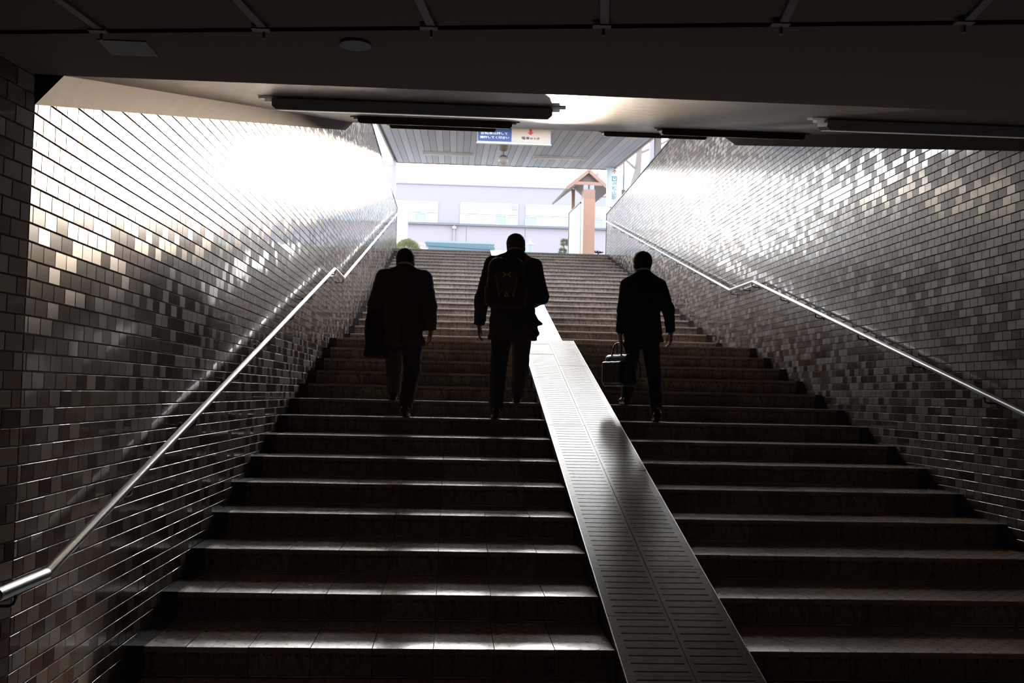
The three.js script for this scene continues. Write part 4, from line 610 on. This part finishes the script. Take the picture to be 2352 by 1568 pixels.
person('man with a backpack in a dark suit, middle of the three', [0.61, STEP7, BASEZ], {
  seed: 11, cloth: black, pants: suit([0.058, 0.054, 0.051]), vent: 0.01, flap: [[[0.16, 0.93, 0.03], [0.262, 0.893, 0.02], 0.055, 0.014], [[0.17, 0.84, 0.04], [0.228, 0.80, 0.03], 0.06, 0.02]],
  head: { c: [0.016, 1.618, -0.055], pitch: -0.28, yaw: 0.30, size: 0.113, hair: [0.10, 0.086, 0.075] },
  j: { neck: [0.006, 1.530, -0.005], shL: [-0.205, 1.445, 0.0], elL: [-0.300, 1.11, 0.03], wrL: [-0.318, 0.875, -0.02], shR: [0.185, 1.435, 0.0], elR: [0.262, 1.145, 0.02], wrR: [0.185, 1.10, -0.215], hipL: [-0.10, 0.80, -0.02], hipR: [0.085, 0.81, -0.03], knL: [-0.135, 0.45, 0.0], knR: [0.090, 0.545, -0.19], anL: [-0.150, 0.105, 0.165], anR: [0.068, 0.240, -0.325] },
  torso: [[0.735, -0.005, 0.0, 0.232, 0.148], [0.90, -0.005, 0.0, 0.222, 0.142], [1.06, -0.005, 0.0, 0.205, 0.135], [1.26, -0.005, 0.0, 0.212, 0.138], [1.41, -0.005, 0.0, 0.20, 0.118], [1.495, 0.0, 0.0, 0.13, 0.082]],
  sleeve: [0.080, 0.066, 0.052], leg: [0.098, 0.079, 0.066],
  hands: [{ side: -1, down: [-0.02, -1, -0.1], front: [0, 0, -1], curl: 0.4 }, { side: 1, down: [-0.5, 0.2, -0.85], front: [0, 1, 0], curl: 0.9 }],
  foot: [{ ground: 0, lift: 0.012, out: -0.012 }, { ground: RISE, lift: 0, out: 0.012 }],
});
person('slim man in a navy suit carrying a briefcase, rightmost of the three', [1.83, STEP7, BASEZ], {
  seed: 23, cloth: navy, pants: suit([0.023, 0.024, 0.027]), vent: 0.0,
  head: { c: [-0.005, 1.482, -0.035], pitch: -0.10, yaw: -0.30, size: 0.112, hair: [0.006, 0.005, 0.005] },
  j: { neck: [0.005, 1.372, 0.0], shL: [-0.150, 1.285, 0.0], elL: [-0.185, 1.055, 0.02], wrL: [-0.200, 0.835, -0.04], shR: [0.165, 1.285, 0.0], elR: [0.245, 1.06, 0.02], wrR: [0.278, 0.855, -0.015], hipL: [-0.075, 0.77, -0.03], hipR: [0.085, 0.77, -0.02], knL: [-0.075, 0.515, -0.19], knR: [0.120, 0.425, 0.0], anL: [-0.080, 0.240, -0.325], anR: [0.120, 0.105, 0.165] },
  torso: [[0.745, 0.015, -0.01, 0.198, 0.130], [0.88, 0.01, -0.005, 0.180, 0.125], [1.02, 0.005, 0.0, 0.165, 0.118], [1.17, 0.005, 0.0, 0.178, 0.122], [1.27, 0.005, 0.0, 0.165, 0.105], [1.345, 0.005, 0.0, 0.11, 0.075]],
  sleeve: [0.066, 0.055, 0.044], leg: [0.086, 0.066, 0.053],
  hands: [{ side: -1, down: [0, -1, -0.05], front: [0, 0, -1], curl: 1.15 }, { side: 1, down: [0.05, -1, -0.1], front: [0, 0, -1], curl: 0.45 }],
  foot: [{ ground: RISE, lift: 0, out: -0.02 }, { ground: 0, lift: 0.012, out: 0.015 }],
});

// ------------------------------------------------------------------ what the three men carry
{ // coat folded over the left man's arm
  const t = thing('folded_coat', 'dark coat hanging from the leftmost man\'s left side', 'coat', [-0.42, STEP7, BASEZ]), m = suit([0.052, 0.044, 0.039]);
  const drape = (x0, x1, y0, y1, z0, z1, sd) => surfaceNet((x, y, z) => { const u = (y - y0) / (y1 - y0), wx = (x1 - x0) / 2 * (1 - 0.12 * u), wz = (z1 - z0) / 2 * (1 - 0.35 * u), cx = (x0 + x1) / 2 + 0.008 * Math.sin(y * 20 + sd), cz = (z0 + z1) / 2, a = Math.abs(x - cx) - wx + 0.02, b = Math.abs(y - (y0 + y1) / 2) - (y1 - y0) / 2 + 0.02, c = Math.abs(z - cz) - wz + 0.02; return Math.hypot(Math.max(a, 0), Math.max(b, 0), Math.max(c, 0)) + Math.min(Math.max(a, b, c), 0) - 0.02 + 0.007 * Math.sin(z * 60 + y * 6 + sd) + 0.004 * noise.noise(x * 20, y * 14, z * 20 + sd); }, [x0 - 0.05, y0 - 0.03, z0 - 0.05], [x1 + 0.05, y1 + 0.03, z1 + 0.05], 0.009);
  mesh('outer_fold', drape(-0.345, -0.205, 0.545, 1.0, -0.17, 0.11, 1), m, t); mesh('inner_fold', drape(-0.24, -0.155, 0.535, 0.90, -0.13, 0.14, 4), m, t);
  mesh('button', new THREE.SphereGeometry(0.007, 8, 6).translate(-0.335, 0.80, 0.09), M.steel, t);
}
{ // backpack with yellow-green emblem
  const t = thing('backpack', 'black sports backpack with yellow-green emblem on the middle man', 'backpack', [0.61, STEP7, BASEZ]);
  const cloth = mat([0.045, 0.042, 0.040], 0.65, { bumpMap: texWeave, bumpScale: 0.0005 }), panel = mat([0.105, 0.096, 0.092], 0.55), olive = mat([0.28, 0.255, 0.18], 0.7), grey = mat([0.24, 0.23, 0.22], 0.5), lime = mat([0.70, 0.74, 0.20], 0.55);
  const rb = (x, y, z, w, h, d, r) => { const a = Math.abs(x) - w + r, b = Math.abs(y) - h + r, c = Math.abs(z) - d + r; return Math.hypot(Math.max(a, 0), Math.max(b, 0), Math.max(c, 0)) + Math.min(Math.max(a, b, c), 0) - r; };
  const cx = -0.085, cyy = 1.245;
  mesh('main_compartment', surfaceNet((x, y, z) => { const u = (y - 1.03) / 0.46, w = 0.178 * (1 - 0.10 * Math.max(0, u - 0.5) * 2), d = 0.085 - 0.02 * u; return rb(x - cx, y - cyy, z - 0.205, w, 0.238, d, 0.075) + 0.003 * noise.noise(x * 16, y * 18, z * 16); }, [cx - 0.24, 0.97, 0.08], [cx + 0.24, 1.53, 0.35], 0.0085), cloth, t);
  const pf = (x, y) => 0.288 - 0.06 * Math.pow((y - 1.2) / 0.28, 2) * (y > 1.2 ? 0.7 : 0.5);
  mesh('front_panel', surfaceNet((x, y, z) => { const u = (y - 1.06) / 0.40, w = 0.088 + 0.032 * Math.max(0, Math.min(1, u)); return rb(x - cx, y - 1.265, z - pf(x, y) + 0.035, w, 0.205, 0.034, 0.03); }, [cx - 0.18, 1.02, 0.18], [cx + 0.18, 1.5, 0.34], 0.0075), panel, t);
  const zf = (y) => pf(0, y) + 0.0035, strip = (p, w, th) => { const g = []; for (let i = 1; i < p.length; i++) { const a = V(cx + p[i - 1][0], p[i - 1][1], zf(p[i - 1][1])), b = V(cx + p[i][0], p[i][1], zf(p[i][1])), l = a.distanceTo(b), q = new THREE.BoxGeometry(w, l, th); const d = b.clone().sub(a).normalize(), xx = V(1, 0, 0).addScaledVector(d, -d.x).normalize(); q.applyMatrix4(new THREE.Matrix4().makeBasis(xx, d, xx.clone().cross(d))); q.translate((a.x + b.x) / 2, (a.y + b.y) / 2, (a.z + b.z) / 2); g.push(q); } return merge(g); };
  const lerpStrip = (a, b, n) => Array.from({ length: n + 1 }, (_, i) => [a[0] + (b[0] - a[0]) * i / n, a[1] + (b[1] - a[1]) * i / n]);
  for (const s of [-1, 1]) for (const [a, b] of [[[0.098, 1.305], [0.086, 1.228]], [[0.085, 1.223], [0.073, 1.165]], [[0.072, 1.16], [0.060, 1.115]]]) mesh('web_strap', strip(lerpStrip([s * a[0], a[1]], [s * b[0], b[1]], 3), 0.022, 0.007), olive, t);
  const pipe = [[-0.108, 1.395], [-0.106, 1.43], [-0.09, 1.45], [-0.03, 1.462], [0.03, 1.462], [0.09, 1.45], [0.106, 1.43], [0.108, 1.395]].map(([x, y]) => V(cx + x, y, zf(y) - 0.012)); mesh('zip_piping', tube(pipe, 0.004, 6), grey, t);
  // emblem: two facing arcs that interlock across the middle
  const arc = (up) => { const o = []; for (let i = 0; i <= 14; i++) { const a = Math.PI * (0.03 + 0.94 * i / 14); o.push([Math.cos(a) * 0.040, 0.030 - Math.sin(a) * 0.034]); } const q = []; for (let i = 14; i >= 0; i--) { const a = Math.PI * (0.05 + 0.90 * i / 14); q.push([Math.cos(a) * 0.026, 0.034 - Math.sin(a) * 0.026]); } return prismZ([...o, ...q].map(([x, y]) => [x, up * (y)]).slice()[up > 0 ? 'slice' : 'reverse'](), 0, 0.0035); };
  const em = merge([arc(1), arc(-1)]); em.scale(1, 0.78, 1); em.translate(cx + 0.002, 1.318, zf(1.318) + 0.001); mesh('emblem', em, lime, t, 'yellow-green interlocking emblem');
  const tri = new THREE.Shape([[-0.024, -0.02], [0.024, -0.02], [0.006, 0.022], [-0.006, 0.022]].map(([a, b]) => new THREE.Vector2(a, b))); tri.holes.push(new THREE.Path([[-0.011, -0.012], [0, 0.012], [0.011, -0.012]].map(([a, b]) => new THREE.Vector2(a, b))));
  const tg = new THREE.ExtrudeGeometry(tri, { depth: 0.004, bevelEnabled: false }); tg.translate(cx + 0.002, 1.135, zf(1.135) + 0.001); mesh('triangle_badge', tg, lime, t);
  const dash = []; for (let i = 0; i < 9; i++) dash.push(box(cx - 0.058 + i * 0.0125, cx - 0.051 + i * 0.0125, 1.068 + i * 0.0004, 1.077 + i * 0.0006, zf(1.07) - 0.006, zf(1.07) + 0.001)); mesh('small_lettering', merge(dash), lime, t, 'tiny yellow-green lettering');
  for (const [s, sx, sh] of [[-1, -0.165, -0.205], [1, 0.130, 0.185]]) { mesh('shoulder_strap', surfaceNet((x, y, z) => { const c = tubeField(x, y, z, sx < 0 ? [[-0.135, 1.44, 0.125], [-0.150, 1.500, 0.075], [-0.160, 1.512, 0.0], [-0.165, 1.46, -0.09], [-0.17, 1.25, -0.15]] : [[0.085, 1.44, 0.125], [0.125, 1.500, 0.075], [0.140, 1.508, 0.0], [0.15, 1.45, -0.09], [0.155, 1.25, -0.15]]); return c; }, [sx - 0.12, 1.18, -0.22], [sx + 0.12, 1.58, 0.2], 0.008), olive, t); }
  mesh('grab_loop', tube([V(cx - 0.035, 1.46, 0.16), V(cx - 0.03, 1.505, 0.165), V(cx + 0.03, 1.505, 0.165), V(cx + 0.035, 1.46, 0.16)], 0.006, 6, false, true), cloth, t);
  for (const s of [-1, 1]) mesh('side_pocket', surfaceNet((x, y, z) => rb(x - cx - s * 0.165, y - 1.13, z - 0.20, 0.032, 0.085, 0.065, 0.028), [cx + s * 0.165 - 0.06, 1.02, 0.11], [cx + s * 0.165 + 0.06, 1.24, 0.29], 0.0085), panel, t);
}
function tubeField(x, y, z, P) { let d = 1e9; for (let i = 1; i < P.length; i++) { const a = P[i - 1], b = P[i], e = sub3(b, a), l = e[0] * e[0] + e[1] * e[1] + e[2] * e[2]; let u = ((x - a[0]) * e[0] + (y - a[1]) * e[1] + (z - a[2]) * e[2]) / l; u = u < 0 ? 0 : u > 1 ? 1 : u; const q = add3(a, e, u), dx = Math.max(0, Math.abs(x - q[0]) - 0.024); d = smin(d, Math.hypot(dx, y - q[1], z - q[2]) - 0.011, 0.01); } return d; }
{ // briefcase in the right-hand man's left hand
  const t = thing('briefcase', 'black leather briefcase in the rightmost man\'s left hand', 'briefcase', [1.83 - 0.205, STEP7 + 0.72, BASEZ - 0.06], { turn: 0.42 });
  const rb = (x, y, z, w, h, d, r) => { const a = Math.abs(x) - w + r, b = Math.abs(y) - h + r, c = Math.abs(z) - d + r; return Math.hypot(Math.max(a, 0), Math.max(b, 0), Math.max(c, 0)) + Math.min(Math.max(a, b, c), 0) - r; };
  mesh('bag_body', surfaceNet((x, y, z) => { const u = (y + 0.40) / 0.30; return rb(x - 0.01, y + 0.245, z, 0.075 - 0.028 * u, 0.150, 0.205 - 0.01 * u, 0.03) + 0.004 * noise.noise(x * 20, y * 16, z * 14); }, [-0.12, -0.44, -0.25], [0.14, -0.06, 0.25], 0.008), leather, t);
  mesh('front_pocket', surfaceNet((x, y, z) => rb(x + 0.068, y + 0.265, z, 0.022, 0.105, 0.165, 0.02) + 0.003 * noise.noise(x * 20, y * 20, z * 20), [-0.12, -0.40, -0.2], [-0.02, -0.13, 0.2], 0.0075), leather, t);
  for (const s of [-1, 1]) mesh('handle', tube([V(s * 0.03, -0.13, 0.085), V(s * 0.02, -0.04, 0.07), V(s * 0.010, 0.005, 0.045), V(s * 0.006, 0.016, 0), V(s * 0.010, 0.005, -0.045), V(s * 0.02, -0.04, -0.07), V(s * 0.03, -0.13, -0.085)], 0.0075, 8, false, true), leather, t);
  mesh('shoulder_strap', tube([V(0.02, -0.10, 0.20), V(0.075, -0.17, 0.225), V(0.105, -0.30, 0.21), V(0.09, -0.36, 0.10), V(0.075, -0.25, -0.06), V(0.03, -0.10, -0.2)], 0.006, 7, false, true), leather, t);
  for (const z of [0.085, -0.085]) for (const s of [-1, 1]) { const r = new THREE.TorusGeometry(0.012, 0.0028, 6, 14); r.rotateY(Math.PI / 2); r.translate(s * 0.032, -0.135, z); mesh('ring', r, M.steel, t); }
  mesh('zip', tube([V(0, -0.097, 0.19), V(0, -0.092, 0), V(0, -0.097, -0.19)], 0.004, 6), M.steelDark, t);
}

scene.traverse((o) => { if (o.isMesh) o.castShadow = o.receiveShadow = true; });
renderer.render(scene, camera);
